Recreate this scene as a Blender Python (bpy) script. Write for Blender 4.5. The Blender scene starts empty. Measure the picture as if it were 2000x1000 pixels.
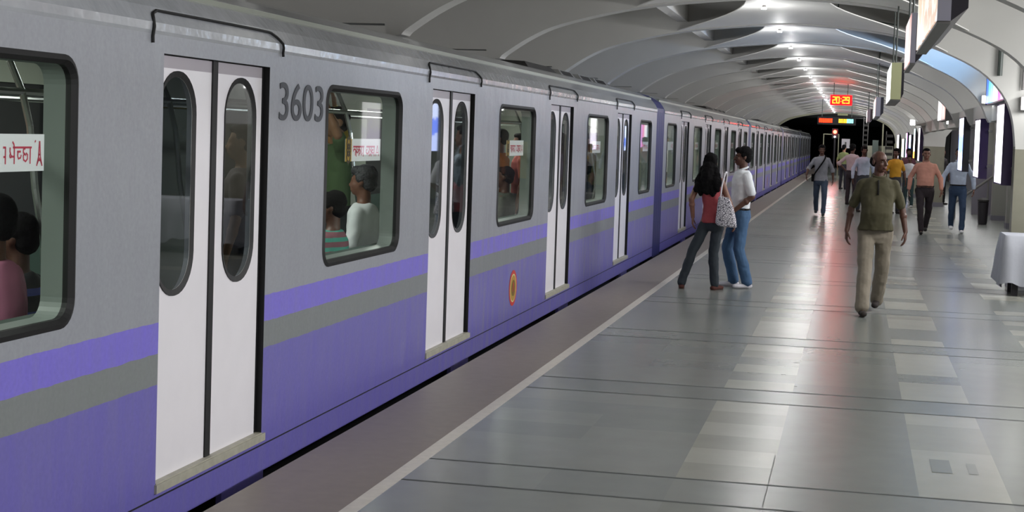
import bpy, bmesh, math, random
from mathutils import Vector, Matrix
random.seed(7)
PI = math.pi
C = bpy.context.scene.collection
sc = bpy.context.scene

# ------------------------------------------------------------------ camera, view, world, light levels
CAM_H = 1.72
F_PX, PITCH, YAW, ROLL, CY = 3041.02, .05379, .21542, .0329, 422.9
cam = bpy.data.cameras.new('camera'); cam.sensor_width = 36; cam.sensor_fit = 'HORIZONTAL'
cam.lens = F_PX/2000*36; cam.shift_y = -(500-CY)/2000; cam.clip_end = 400
camo = bpy.data.objects.new('camera', cam); C.objects.link(camo)
fwd = Vector((-math.sin(YAW)*math.cos(PITCH), math.cos(YAW)*math.cos(PITCH), -math.sin(PITCH)))
r0 = Vector((math.cos(YAW), math.sin(YAW), 0)); u0 = r0.cross(fwd)
rt = r0*math.cos(ROLL)+u0*math.sin(ROLL); up = -r0*math.sin(ROLL)+u0*math.cos(ROLL)
camo.matrix_world = Matrix(((rt.x, up.x, -fwd.x, 0), (rt.y, up.y, -fwd.y, 0), (rt.z, up.z, -fwd.z, CAM_H), (0, 0, 0, 1)))
sc.camera = camo
sc.view_settings.view_transform = 'Standard'; sc.view_settings.look = 'None'
sc.view_settings.gamma = 1; sc.view_settings.use_curve_mapping = False
sc.view_settings.exposure = 1.12
w = bpy.data.worlds.new('world'); sc.world = w; w.use_nodes = True
w.node_tree.nodes['Background'].inputs[0].default_value = (.5, .55, .6, 1)
w.node_tree.nodes['Background'].inputs[1].default_value = .02
BAY_W = 8.0       # hidden fill lights added to each bay
LAMP_W = 5.0       # bright lamp at each rib
ARC_W = 46.0
TRACK_W = 2.2      # unseen fill lights added beside the track       # arcade fill lights, added behind the pillars
TRAIN_W = 16.0      # lights inside the cars
RIB0, RIBD, RIBN = 20.2, 3.73, 16   # ribs every 3.73 m

# ------------------------------------------------------------------ materials
def mat(name, col, rough=.6, metal=0., emit=None, es=0., noise=0., nscale=8., bump=0., bscale=20., coat=0.):
    m = bpy.data.materials.new(name); m.use_nodes = True
    nt = m.node_tree; b = nt.nodes['Principled BSDF']
    b.inputs['Base Color'].default_value = (*col, 1); b.inputs['Roughness'].default_value = rough
    b.inputs['Metallic'].default_value = metal
    if coat: b.inputs['Coat Weight'].default_value = coat; b.inputs['Coat Roughness'].default_value = .12
    if emit:
        b.inputs['Emission Color'].default_value = (*emit, 1); b.inputs['Emission Strength'].default_value = es
    if noise or bump:
        tc = nt.nodes.new('ShaderNodeTexCoord')
    if noise:
        n = nt.nodes.new('ShaderNodeTexNoise'); n.inputs['Scale'].default_value = nscale; n.inputs['Detail'].default_value = 6
        nt.links.new(tc.outputs['Object'], n.inputs['Vector'])
        mx = nt.nodes.new('ShaderNodeMix'); mx.data_type = 'RGBA'
        mx.inputs[6].default_value = (*[c*(1-noise) for c in col], 1); mx.inputs[7].default_value = (*[min(1, c*(1+noise)) for c in col], 1)
        nt.links.new(n.outputs['Fac'], mx.inputs[0]); nt.links.new(mx.outputs[2], b.inputs['Base Color'])
    if bump:
        n2 = nt.nodes.new('ShaderNodeTexNoise'); n2.inputs['Scale'].default_value = bscale; n2.inputs['Detail'].default_value = 3
        nt.links.new(tc.outputs['Object'], n2.inputs['Vector'])
        bp = nt.nodes.new('ShaderNodeBump'); bp.inputs['Strength'].default_value = bump; bp.inputs['Distance'].default_value = .02
        nt.links.new(n2.outputs['Fac'], bp.inputs['Height']); nt.links.new(bp.outputs['Normal'], b.inputs['Normal'])
    return m
def srgb(h):
    h = h.lstrip('#'); v = [int(h[i:i+2], 16)/255 for i in (0, 2, 4)]
    return tuple(x/12.92 if x <= .04045 else ((x+.055)/1.055)**2.4 for x in v)
def glass_mat(name, tint, gloss_ior=1.5, rough=.02, alpha_mul=1.):
    m = bpy.data.materials.new(name); m.use_nodes = True; nt = m.node_tree
    nt.nodes.clear(); out = nt.nodes.new('ShaderNodeOutputMaterial')
    tr = nt.nodes.new('ShaderNodeBsdfTransparent'); tr.inputs[0].default_value = (*tint, 1)
    gl = nt.nodes.new('ShaderNodeBsdfGlossy'); gl.inputs['Roughness'].default_value = rough; gl.inputs[0].default_value = (1, 1, 1, 1)
    fr = nt.nodes.new('ShaderNodeFresnel'); fr.inputs[0].default_value = gloss_ior
    mx = nt.nodes.new('ShaderNodeMixShader'); nt.links.new(fr.outputs[0], mx.inputs[0])
    nt.links.new(tr.outputs[0], mx.inputs[1]); nt.links.new(gl.outputs[0], mx.inputs[2]); nt.links.new(mx.outputs[0], out.inputs[0])
    return m

def train_paint():
    m = bpy.data.materials.new('train_paint'); m.use_nodes = True; nt = m.node_tree; b = nt.nodes['Principled BSDF']
    N = nt.nodes.new; L = nt.links.new
    tc = N('ShaderNodeTexCoord'); sp = N('ShaderNodeSeparateXYZ'); L(tc.outputs['Object'], sp.inputs[0])
    wob = N('ShaderNodeTexNoise'); wob.inputs['Scale'].default_value = 9; L(tc.outputs['Object'], wob.inputs['Vector'])
    ma = N('ShaderNodeMath'); ma.operation = 'MULTIPLY_ADD'; ma.inputs[1].default_value = .014; L(wob.outputs['Fac'], ma.inputs[0]); L(sp.outputs['Z'], ma.inputs[2])
    mr = N('ShaderNodeMapRange'); mr.inputs[1].default_value = 0; mr.inputs[2].default_value = 1; L(ma.outputs[0], mr.inputs[0])
    cr = N('ShaderNodeValToRGB'); cr.color_ramp.interpolation = 'CONSTANT'; e = cr.color_ramp.elements
    pur = srgb('#6b64b0'); pur2 = srgb('#7a6ed0'); gr = srgb('#7b8080'); gu = srgb('#93969d')
    e[0].position = 0; e[0].color = (*pur, 1); e[1].position = .545; e[1].color = (*gr, 1)
    x = e.new(.687); x.color = (*pur2, 1); x = e.new(.825); x.color = (*gu, 1)
    L(mr.outputs[0], cr.inputs[0])
    # wear: streaks and blotches of greyer paint
    mp = N('ShaderNodeMapping'); mp.inputs['Scale'].default_value = (1, 5, .7); L(tc.outputs['Object'], mp.inputs[0])
    n = N('ShaderNodeTexNoise'); n.inputs['Scale'].default_value = 2.2; n.inputs['Detail'].default_value = 8; n.inputs['Roughness'].default_value = .65; L(mp.outputs[0], n.inputs['Vector'])
    r2 = N('ShaderNodeMapRange'); r2.inputs[1].default_value = .42; r2.inputs[2].default_value = .75; r2.inputs[3].default_value = 0; r2.inputs[4].default_value = .45; L(n.outputs['Fac'], r2.inputs[0])
    mx = N('ShaderNodeMix'); mx.data_type = 'RGBA'; mx.inputs[7].default_value = (*srgb('#85848f'), 1); sm_ = N('ShaderNodeMapRange'); sm_.inputs[1].default_value = 5.8; sm_.inputs[2].default_value = 8.6; sm_.inputs[3].default_value = .55; sm_.inputs[4].default_value = 1.7; L(sp.outputs['Y'], sm_.inputs[0])
    wm = N('ShaderNodeMath'); wm.operation = 'MULTIPLY'; wm.use_clamp = True; L(r2.outputs[0], wm.inputs[0]); L(sm_.outputs[0], wm.inputs[1]); L(wm.outputs[0], mx.inputs[0]); L(cr.outputs[0], mx.inputs[6])
    n3 = N('ShaderNodeTexNoise'); n3.inputs['Scale'].default_value = 45; n3.inputs['Detail'].default_value = 4; L(tc.outputs['Object'], n3.inputs['Vector'])
    r3 = N('ShaderNodeMapRange'); r3.inputs[3].default_value = .86; r3.inputs[4].default_value = 1.12; L(n3.outputs['Fac'], r3.inputs[0])
    m3 = N('ShaderNodeMix'); m3.data_type = 'RGBA'; m3.blend_type = 'MULTIPLY'; m3.inputs[0].default_value = 1; L(mx.outputs[2], m3.inputs[6]); L(r3.outputs[0], m3.inputs[7])
    L(m3.outputs[2], b.inputs['Base Color']); b.inputs['Roughness'].default_value = .38
    bp = N('ShaderNodeBump'); bp.inputs['Strength'].default_value = .25; bp.inputs['Distance'].default_value = .03
    n4 = N('ShaderNodeTexNoise'); n4.inputs['Scale'].default_value = 3.5; n4.inputs['Detail'].default_value = 5; L(tc.outputs['Object'], n4.inputs['Vector'])
    L(n4.outputs['Fac'], bp.inputs['Height']); L(bp.outputs['Normal'], b.inputs['Normal'])
    return m

M = {}
def mk(k, *a, **kw): M[k] = mat(k, *a, **kw)
M['paint'] = train_paint()
mk('roof_paint', srgb('#a2a5ab'), .20, coat=.8, noise=.18, nscale=6, bump=.5, bscale=7)
mk('door_white', srgb('#e6e3e8'), .35, noise=.04, nscale=6)
mk('door_head', srgb('#a9a3ab'), .5)
mk('rubber', (.006, .006, .007), .6)
mk('navy', srgb('#2a2c66'), .5, noise=.2)
mk('sill', srgb('#a5a294'), .5, noise=.25, nscale=20)
mk('jamb', srgb('#7c8480'), .4)
mk('under', (.01, .01, .011), .9)
mk('red', srgb('#c2382f'), .5); mk('cream', srgb('#d8cf92'), .5); mk('olive_mark', srgb('#6b6420'), .5)
mk('number', srgb('#33363d'), .5)
mk('lining', srgb('#8d9186'), .55); mk('train_floor', srgb('#3a3c3a'), .6); mk('seat_green', srgb('#2c4038'), .6)
mk('chrome', (.75, .76, .76), .22, 1.)
mk('sticker_white', srgb('#e4e0e6'), .5); mk('sticker_red', srgb('#c03450'), .5); mk('sticker_gold', srgb('#b08a30'), .5); mk('sticker_dark', srgb('#42301c'), .5)
mk('vent_dark', srgb('#2c2a28'), .7); mk('vent_grey', srgb('#8b8b88'), .6)
M['glass'] = glass_mat('window_glass', (.86, .92, .88), 1.15)
M['dark_glass'] = glass_mat('door_glass', (.20, .23, .25), 1.38)
mk('ceiling', srgb('#a9a8a4'), .65, noise=.08, nscale=1.5, bump=.15, bscale=12)
mk('rib', srgb('#b9b8b4'), .55, noise=.06, nscale=3)
mk('crown_lit', srgb('#dbdad6'), .5, noise=.04, nscale=3)  # rib paint made lighter, so the lamplit crown is put into the colour
mk('wall_dark', srgb('#3a3936'), .8); mk('tunnel', (.006, .006, .007), .95); mk('track', srgb('#26241f'), .95)
mk('portal_rim', srgb('#a8a78e'), .6)
mk('marble', srgb('#7e7c6d'), .45, noise=.14, nscale=7)
mk('yellow_tile', srgb('#c2a93f'), .5)
mk('arcade_wall', srgb('#86867f'), .5, noise=.12, nscale=2)
mk('grey_panel', srgb('#6d6b74'), .5)
mk('pipe', srgb('#3b443f'), .5)
mk('led_black', (.01, .01, .012), .5)
mk('cloth_white', srgb('#a4a6ae'), .8, bump=.3, bscale=6)
mk('black_metal', (.015, .012, .016), .5)
mk('lamp_glow', (1, 1, 1), .5, emit=(1, 1, 1), es=9)
mk('tube_glow', (1, 1, 1), .5, emit=(.95, .98, 1), es=5)
mk('tube_small', (1, 1, 1), .5, emit=(.95, .98, 1), es=.7)
mk('red_led', (.3, 0, 0), .5, emit=(1, .02, .003), es=4); mk('red_dim', (.3, 0, 0), .5, emit=(1, .0, .001), es=6)
mk('yellow_led', (.3, .2, 0), .5, emit=(1, .50, .03), es=1.3); mk('cyan_led', (0, .2, .2), .5, emit=(.25, 1, .85), es=1.5)
mk('signal_red', (.3, 0, 0), .5, emit=(1, .02, .01), es=30); mk('white_led', (1, 1, 1), .5, emit=(1, 1, 1), es=8)
mk('sign_side', srgb('#8d8b98'), .4); mk('sign_dark', srgb('#17131f'), .4); mk('sign_grey', srgb('#6a6866'), .5); mk('sign_cream', srgb('#a9ab84'), .5)

def banded(name, cols, axis, lo, hi, es, wob=.0, scale=5):
    """backlit print: bands of colour along an object axis"""
    m = bpy.data.materials.new(name); m.use_nodes = True; nt = m.node_tree; b = nt.nodes['Principled BSDF']
    N = nt.nodes.new; L = nt.links.new
    tc = N('ShaderNodeTexCoord'); sp = N('ShaderNodeSeparateXYZ'); L(tc.outputs['Object'], sp.inputs[0])
    mr = N('ShaderNodeMapRange'); mr.inputs[1].default_value = lo; mr.inputs[2].default_value = hi; L(sp.outputs[axis], mr.inputs[0])
    n = N('ShaderNodeTexNoise'); n.inputs['Scale'].default_value = scale; n.inputs['Detail'].default_value = 3; L(tc.outputs['Object'], n.inputs['Vector'])
    ma = N('ShaderNodeMath'); ma.operation = 'MULTIPLY_ADD'; ma.inputs[1].default_value = wob; L(n.outputs['Fac'], ma.inputs[0]); L(mr.outputs[0], ma.inputs[2])
    sb = N('ShaderNodeMath'); sb.operation = 'SUBTRACT'; sb.inputs[1].default_value = wob*.5; L(ma.outputs[0], sb.inputs[0])
    cr = N('ShaderNodeValToRGB'); cr.color_ramp.interpolation = 'CONSTANT'; e = cr.color_ramp.elements
    k = len(cols)
    e[0].position = 0; e[0].color = (*cols[0], 1); e[1].position = 1/k; e[1].color = (*cols[1], 1)
    for i in range(2, k): e.new(i/k).color = (*cols[i], 1)
    L(sb.outputs[0], cr.inputs[0]); L(cr.outputs[0], b.inputs['Emission Color']); b.inputs['Emission Strength'].default_value = es
    b.inputs['Base Color'].default_value = (.05, .05, .05, 1); b.inputs['Roughness'].default_value = .3
    return m
W_ = (1, 1, 1)
M['ad_header'] = banded('ad_header', [(.55, .3, .8), (.8, .35, .8), (.8, .06, .3), (.9, .9, .95), W_, (.1, .6, .95), (.04, .35, .8), (.01, .08, .35)], 'Y', 0, 3, 1.1, .12)
M['ad_column'] = banded('ad_column', [(.8, .7, 1), (.9, .85, 1), W_, (.8, .85, 1)], 'Z', -1, 1, 1.7, .5)
M['ad_tri'] = banded('ad_tri', [(1, .35, .05), W_, W_, (.6, .9, .9)], 'Z', -.45, .45, 2.4, .1)
M['ad_blue'] = banded('ad_blue', [(.5, .6, 1), (.15, .25, .9), (.6, .7, 1)], 'Z', -.5, .5, 2., .3)
M['ad_yellow'] = banded('ad_yellow', [(.9, .9, .45), (.8, .85, .3), W_, (.9, .9, .5)], 'Y', -1, 1, 1.5, .2)
M['ad_pink'] = banded('ad_pink', [(.9, .35, .3), (.9, .75, .7), (.55, .3, .3), W_], 'Y', 0, 2, .42, .3)
M['ad_photo'] = banded('ad_photo', [(.75, .78, .5), (.9, .85, .65), W_, (.8, .55, .4), (.95, .95, .85), (.9, .7, .5)], 'Z', -.3, .3, .42, 1.2, 3)

# ------------------------------------------------------------------ mesh helpers
class MB:
    def __init__(s): s.v = []; s.f = []; s.m = []
    def add(s, vs, fs, mi=0):
        o = len(s.v); s.v += [tuple(v) for v in vs]; s.f += [tuple(i+o for i in f) for f in fs]; s.m += [mi]*len(fs); return s
    def quad(s, a, b, c, d, mi=0): return s.add([a, b, c, d], [(0, 1, 2, 3)], mi)
    def box(s, x0, x1, y0, y1, z0, z1, mi=0):
        vs = [(x, y, z) for x in (x0, x1) for y in (y0, y1) for z in (z0, z1)]
        return s.add(vs, [(0, 1, 3, 2), (4, 6, 7, 5), (0, 4, 5, 1), (2, 3, 7, 6), (0, 2, 6, 4), (1, 5, 7, 3)], mi)
    def tube(s, pts, r, n=8, mi=0, caps=True, flat=None):
        pts = [Vector(p) for p in pts]; rings = []; k = len(pts)
        rs = r if isinstance(r, (list, tuple)) else [r]*k
        up_ = None
        for i, p in enumerate(pts):
            d = (pts[min(i+1, k-1)]-pts[max(i-1, 0)]).normalized()
            if up_ is None:
                up_ = Vector((0, 0, 1)) if abs(d.z) < .9 else Vector((1, 0, 0))
            a = d.cross(up_).normalized(); b = a.cross(d).normalized(); up_ = b
            rings.append([p+(a*math.cos(2*PI*j/n)+b*math.sin(2*PI*j/n))*rs[i] for j in range(n)])
        vs = [q for ring in rings for q in ring]; fs = []
        for i in range(k-1):
            for j in range(n):
                j2 = (j+1) % n; fs.append((i*n+j, i*n+j2, (i+1)*n+j2, (i+1)*n+j))
        if caps: fs.append(tuple(range(n-1, -1, -1))); fs.append(tuple((k-1)*n+j for j in range(n)))
        return s.add(vs, fs, mi)
    def cap(s, p1, p2, r1, r2, n=12, mi=0, squash=None):
        """tapered capsule; squash=(axis, factor) flattens the section"""
        p1 = Vector(p1); p2 = Vector(p2); d = p2-p1; L = d.length
        if L < 1e-6: return s.ell(p1, (r1, r1, r1), mi=mi)
        d.normalize(); u = Vector((0, 0, 1)) if abs(d.z) < .9 else Vector((0, 1, 0))
        a = d.cross(u).normalized(); b = a.cross(d).normalized()
        prof = []
        for t in (0, .35, .7): prof.append((-r1*math.cos(t*PI/2), r1*math.sin(t*PI/2)))
        for t in (0, .25, .5, .75, 1): prof.append((L*t, r1+(r2-r1)*t))
        for t in (.7, .35, 0): prof.append((L+r2*math.cos(t*PI/2), r2*math.sin(t*PI/2)))
        vs = []; fs = []
        inner = prof[1:-1]
        for (h, r) in inner:
            for j in range(n):
                q = a*math.cos(2*PI*j/n)*r+b*math.sin(2*PI*j/n)*r
                if squash:
                    ax = Vector(squash[0]).normalized(); q -= ax*q.dot(ax)*(1-squash[1])
                vs.append(p1+d*h+q)
        k = len(inner)
        for i in range(k-1):
            for j in range(n):
                j2 = (j+1) % n; fs.append((i*n+j, i*n+j2, (i+1)*n+j2, (i+1)*n+j))
        o = len(vs); vs.append(p1+d*prof[0][0]); vs.append(p1+d*prof[-1][0])
        for j in range(n):
            j2 = (j+1) % n; fs.append((o, j2, j)); fs.append((o+1, (k-1)*n+j, (k-1)*n+j2))
        return s.add(vs, fs, mi)
    def ell(s, c, r, mi=0, rot=None, n=14, k=9):
        c = Vector(c); vs = [Vector((0, 0, -r[2]))]; fs = []
        for i in range(1, k):
            t = PI*i/k
            for j in range(n):
                p = 2*PI*j/n; vs.append(Vector((r[0]*math.sin(t)*math.cos(p), r[1]*math.sin(t)*math.sin(p), -r[2]*math.cos(t))))
        vs.append(Vector((0, 0, r[2])))
        for j in range(n):
            j2 = (j+1) % n; fs.append((0, 1+j2, 1+j)); fs.append((len(vs)-1, 1+(k-2)*n+j, 1+(k-2)*n+j2))
            for i in range(k-2): fs.append((1+i*n+j, 1+i*n+j2, 1+(i+1)*n+j2, 1+(i+1)*n+j))
        if rot is not None: vs = [rot @ v for v in vs]
        return s.add([v+c for v in vs], fs, mi)
    def loft(s, rings, n=20, mi=0, pw=2.3):
        """closed loft of horizontal superellipse rings (x,y,z,rx,ry)"""
        vs = []; fs = []
        for (x, y, z, rx, ry) in rings:
            for j in range(n):
                t = 2*PI*j/n; cx, sy = math.cos(t), math.sin(t)
                vs.append((x+rx*math.copysign(abs(cx)**(2/pw), cx), y+ry*math.copysign(abs(sy)**(2/pw), sy), z))
        k = len(rings)
        for i in range(k-1):
            for j in range(n):
                j2 = (j+1) % n; fs.append((i*n+j, i*n+j2, (i+1)*n+j2, (i+1)*n+j))
        fs.append(tuple(range(n-1, -1, -1))); fs.append(tuple((k-1)*n+j for j in range(n)))
        return s.add(vs, fs, mi)
    def mesh(s, name, mats, smooth=False, recalc=True):
        me = bpy.data.meshes.new(name); me.from_pydata(s.v, [], s.f)
        for m in mats: me.materials.append(M[m] if isinstance(m, str) else m)
        me.polygons.foreach_set('material_index', s.m)
        if recalc: bm = bmesh.new(); bm.from_mesh(me); bmesh.ops.recalc_face_normals(bm, faces=bm.faces); bm.to_mesh(me); bm.free()
        if smooth: me.polygons.foreach_set('use_smooth', [True]*len(me.polygons))
        me.update(); return me
    def build(s, name, mats, parent=None, loc=None, smooth=False, recalc=True):
        if not isinstance(mats, list): mats = [mats]
        o = bpy.data.objects.new(name, s.mesh(name, mats, smooth, recalc)); C.objects.link(o)
        if parent: o.parent = parent
        if loc: o.location = loc
        return o
def tag(o, label=None, cat=None, group=None, kind=None):
    if label: o['label'] = label
    if cat: o['category'] = cat
    if group: o['group'] = group
    if kind: o['kind'] = kind
    return o
def empty(name, loc, rz=0):
    o = bpy.data.objects.new(name, None); C.objects.link(o); o.location = loc; o.rotation_euler = (0, 0, rz); o.empty_display_size = .2; return o
def copy_tree(o, parent=None):
    c = o.copy(); C.objects.link(c); c.parent = parent
    for ch in list(o.children): copy_tree(ch, c)
    return c
def area(name, parent, loc, sx, sy, watts, rot=(0, 0, 0), col=(1, 1, 1), spread=None):
    l = bpy.data.lights.new(name, 'AREA'); l.shape = 'RECTANGLE'; l.size = sx; l.size_y = sy; l.energy = watts; l.color = col
    if spread: l.spread = spread
    o = bpy.data.objects.new(name, l); C.objects.link(o); o.location = loc; o.rotation_euler = rot
    if parent: o.parent = parent
    return o
def smooth_path(pts, sub=4):
    out = []; P = [Vector(p) for p in pts]
    for i in range(len(P)-1):
        p0 = P[max(i-1, 0)]; p1 = P[i]; p2 = P[i+1]; p3 = P[min(i+2, len(P)-1)]
        for k in range(sub):
            t = k/sub
            out.append(.5*((2*p1)+(-p0+p2)*t+(2*p0-5*p1+4*p2-p3)*t*t+(-p0+3*p1-3*p2+p3)*t**3))
    out.append(P[-1]); return out

# ------------------------------------------------------------------ setting: floor
TX = -3.01   # plane of the train side
EDGE = -2.75
def make_floor():
    b = MB()
    xs = [EDGE, -2.19, -2.11, -1.45, -.82, -.35, .38, .82, 1.50, 1.95, 2.6, 3.3, 4.6]
    strips = {4: 0, 6: 1, 8: 2}
    # cross bands: 0.52 m wide, every 2.98 m
    ys = []; Y = 7.30-2.98*6
    rng = random.Random(3)
    pat0 = {0: 'LLLLLL', 1: 'LDLDLL', 2: 'LDLLDL'}   # rows of the strips, random elsewhere
    while Y < 112:
        ys.append((Y, Y+.52, 'band')); k = 6; h = (2.98-.52)/k
        for i in range(k): ys.append((Y+.52+i*h, Y+.52+(i+1)*h, i))
        Y += 2.98
    blocks = -1; cur = {}
    for (y0, y1, t) in ys:
        if t == 'band': blocks += 1; cur = {s: [rng.random() < .3 for _ in range(6)] for s in range(3)}
        if blocks == 6: cur = {0: [False]*6, 1: [False]*6, 2: [False]*6}
        if blocks == 7: cur = {0: [False, True, False, True, False, False], 1: [False, False, True, False, False, False], 2: [False]*6}
        for i in range(len(xs)-1):
            x0, x1 = xs[i], xs[i+1]
            if i == 0: mi = 3
            elif i == 1: mi = 4
            elif t == 'band': mi = 5 if rng.random() < .7 else 0
            elif i in strips:
                mi = 6 if cur[strips[i]][t] else (1 if rng.random() < .7 else 2)
            else: mi = 0 if rng.random() < .8 else 5
            b.quad((x0, y0, 0), (x1, y0, 0), (x1, y1, 0), (x0, y1, 0), mi)
        if t == 'band':      # dark joint lines, a hair proud of the slabs
            for yy in (y0, y1):
                b.quad((-2.11, yy-.011, .001), (4.6, yy-.011, .001), (4.6, yy+.011, .001), (-2.11, yy+.011, .001), 7)
    y0, y1 = ys[0][0], ys[-1][1]
    b.quad((EDGE, y0, -1.1), (EDGE, y1, -1.1), (EDGE, y1, 0), (EDGE, y0, 0), 8)
    # cracked long joint and the little dark inset tiles
    b.quad((-.357, 5.5, .001), (-.353, 5.5, .001), (-.353, 8.6, .001), (-.357, 8.6, .001), 7)
    b.quad((.47, 8.45, .0015), (.575, 8.45, .0015), (.575, 8.80, .0015), (.47, 8.80, .0015), 6)
    b.quad((.66, 8.47, .0015), (.71, 8.47, .0015), (.71, 8.75, .0015), (.66, 8.75, .0015), 9)
    R = .25
    def fm(n, c, r, ns=.10, sc_=5):
        m = mat(n, srgb(c), r, noise=ns, nscale=sc_, bump=.02, bscale=3); return m
    mats = [fm('granite_grey', '#787b77', R), fm('marble_light', '#93938a', R), fm('marble_pale', '#87877e', R), fm('edge_brown', '#82786f', .42, .16, 12),
            fm('edge_line', '#cbc5b9', .35, .2, 18), fm('granite_blue', '#727673', R), fm('marble_dark', '#747771', R), mat('joint', srgb('#4a4d4c'), .5),
            mat('edge_face', srgb('#3a3836'), .9), fm('marble_mid', '#82837b', R)]
    o = b.build('floor', mats); o['kind'] = 'structure'
make_floor()
b = MB(); b.box(-6.6, EDGE+.01, -12, 175, -1.25, -1.1); o = b.build('floor_track', 'track'); o['kind'] = 'structure'

# ------------------------------------------------------------------ setting: vault, ribs, pillars
shell = [(-6.5, 2.9), (-5.6, 3.1), (-4.4, 3.33), (-3, 3.5), (-.85, 3.62), (1, 3.48), (1.93, 3.3), (2.6, 3.1), (4.6, 3.05)]
y_a, y_b = -10.5, RIB0+RIBD*RIBN
b = MB()
for i in range(len(shell)-1):
    (xa, za), (xb, zb) = shell[i], shell[i+1]
    b.box(xa, xb, y_a, y_b, min(za, zb)+.001, max(za, zb)+.25) if False else b.add([(xa, y_a, za), (xb, y_a, zb), (xb, y_b, zb), (xa, y_b, za), (xa, y_a, za+.3), (xb, y_a, zb+.3), (xb, y_b, zb+.3), (xa, y_b, za+.3)],
        [(0, 1, 2, 3), (4, 7, 6, 5), (0, 4, 5, 1), (2, 6, 7, 3)])
o = b.build('ceiling', 'ceiling', smooth=False); o['kind'] = 'structure'
low_pts = [(-3.80, 2.52), (-3.74, 2.58), (-3.46, 2.76), (-3.13, 2.90), (-2.47, 3.06), (-1.81, 3.15), (-.85, 3.21), (.12, 3.14), (.62, 3.04), (1.06, 2.89), (1.47, 2.68), (1.75, 2.40), (1.88, 2.10), (1.93, 1.75)]
low = [(p.x, p.y) for p in smooth_path([(x, z, 0) for x, z in low_pts], 4)]
def shell_z(x):
    for (xa, za), (xb, zb) in zip(shell, shell[1:]):
        if xa <= x <= xb: return za+(zb-za)*(x-xa)/(xb-xa)
    return shell[0][1] if x < 0 else shell[-1][1]
RT = .26
def rib_mesh(kind=0):
    b = MB()
    edge = [(-6.5, 2.61), (-3.95, 2.61), (-3.93, 2.50)]+low
    if kind: edge = [e for e in edge if e[0] < 1.86]+[(1.90, 2.10), (2.05, 2.10), (2.10, 2.35), (2.75, 2.42), (3.2, 2.45), (4.6, 2.5)]
    else: edge += [(1.93, 1.72), (2.50, 1.72), (2.52, 2.0), (2.75, 2.3), (3.2, 2.45), (4.6, 2.5)]
    for (xa, za), (xb, zb) in zip(edge, edge[1:]):
        if xb-xa < 1e-5: continue
        ta, tb = shell_z(xa)+.01, shell_z(xb)+.01
        b.add([(xa, 0, za), (xb, 0, zb), (xb, 0, tb), (xa, 0, ta), (xa, RT, za), (xb, RT, zb), (xb, RT, tb), (xa, RT, ta)],
              [(0, 1, 2, 3), (5, 4, 7, 6), (0, 4, 5, 1), (3, 2, 6, 7)])
    b.quad((-3.95, 0, 2.61), (-3.93, 0, 2.50), (-3.93, RT, 2.50), (-3.95, RT, 2.61))
    return b.mesh('rib', ['rib'])
rm = rib_mesh(); rm2 = rib_mesh(1)
n = 0
for k in range(-8, RIBN+1):
    n += 1; o = bpy.data.objects.new('trim_%d' % n, rm2 if 1 <= k <= 6 else rm); C.objects.link(o); o.location = (0, RIB0+RIBD*k, 0); o['kind'] = 'structure'
# high longitudinal beams in the side recesses
for fx, zb in ((-2.25, 3.22), (.75, 3.15)):
    n += 1; b = MB(); zt = shell_z(fx)+.02
    for k in range(-8, RIBN):
        y0 = RIB0+RIBD*k+RT; b.box(fx-.07, fx+.07, y0, y0+RIBD-RT, zb, zt)
    o = b.build('trim_%d' % n, 'rib'); o['kind'] = 'structure'
# smooth crown panels that flare out towards every rib
def low_z(x):
    for (xa, za), (xb, zb) in zip(low, low[1:]):
        if xa <= x <= xb: return za+(zb-za)*(x-xa)/(xb-xa)
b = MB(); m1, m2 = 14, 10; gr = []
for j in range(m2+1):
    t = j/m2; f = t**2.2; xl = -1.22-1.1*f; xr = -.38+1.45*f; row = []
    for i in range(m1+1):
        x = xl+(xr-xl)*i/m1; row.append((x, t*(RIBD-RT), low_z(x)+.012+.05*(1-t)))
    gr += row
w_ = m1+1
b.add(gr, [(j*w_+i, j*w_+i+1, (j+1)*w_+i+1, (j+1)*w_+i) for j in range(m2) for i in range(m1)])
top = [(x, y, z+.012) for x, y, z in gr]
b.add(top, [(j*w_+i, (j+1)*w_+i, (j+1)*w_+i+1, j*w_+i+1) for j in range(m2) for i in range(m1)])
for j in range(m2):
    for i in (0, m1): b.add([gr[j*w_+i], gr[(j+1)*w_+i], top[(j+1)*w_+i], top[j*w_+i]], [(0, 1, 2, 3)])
cm = b.mesh('crown_panel', ['crown_lit'])
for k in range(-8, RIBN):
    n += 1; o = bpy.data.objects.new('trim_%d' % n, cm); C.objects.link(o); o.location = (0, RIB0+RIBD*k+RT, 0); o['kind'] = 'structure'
# pillars under the ribs
pil = MB(); pil.box(1.93, 2.50, 0, RT, 0, 1.72, 0); pil.box(1.915, 2.515, -.015, RT+.015, 0, .12, 1)
pm = pil.mesh('pillar', ['marble', 'grey_panel'])
yel = MB().box(0, .26, 0, RT, 0, 2.45, 0).box(-.004, .264, -.006, .05, .30, 1.45, 2).mesh('pillar', ['marble', 'grey_panel', 'yellow_tile'])
thin = MB().box(0, .36, 0, .36, 0, 2.46, 0).box(-.012, .372, -.012, .372, 0, .12, 1).mesh('pillar', ['arcade_wall', 'grey_panel'])
for k in range(-8, RIBN+1):
    if 1 <= k <= 6: o = bpy.data.objects.new('pillar', thin); o.location = (3.25, RIB0+RIBD*k, 0)
    else: o = bpy.data.objects.new('pillar', pm); o.location = (0, RIB0+RIBD*k, 0)
    C.objects.link(o); tag(o, kind='structure')
o = bpy.data.objects.new('pillar', yel); o.location = (4.0, 47.8, 0); C.objects.link(o); tag(o, kind='structure')
o = MB().box(1.93, 2.06, RIB0+RT, RIB0+RIBD*7, 2.12, 2.40).build('trim_100', 'rib'); o['kind'] = 'structure'
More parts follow.
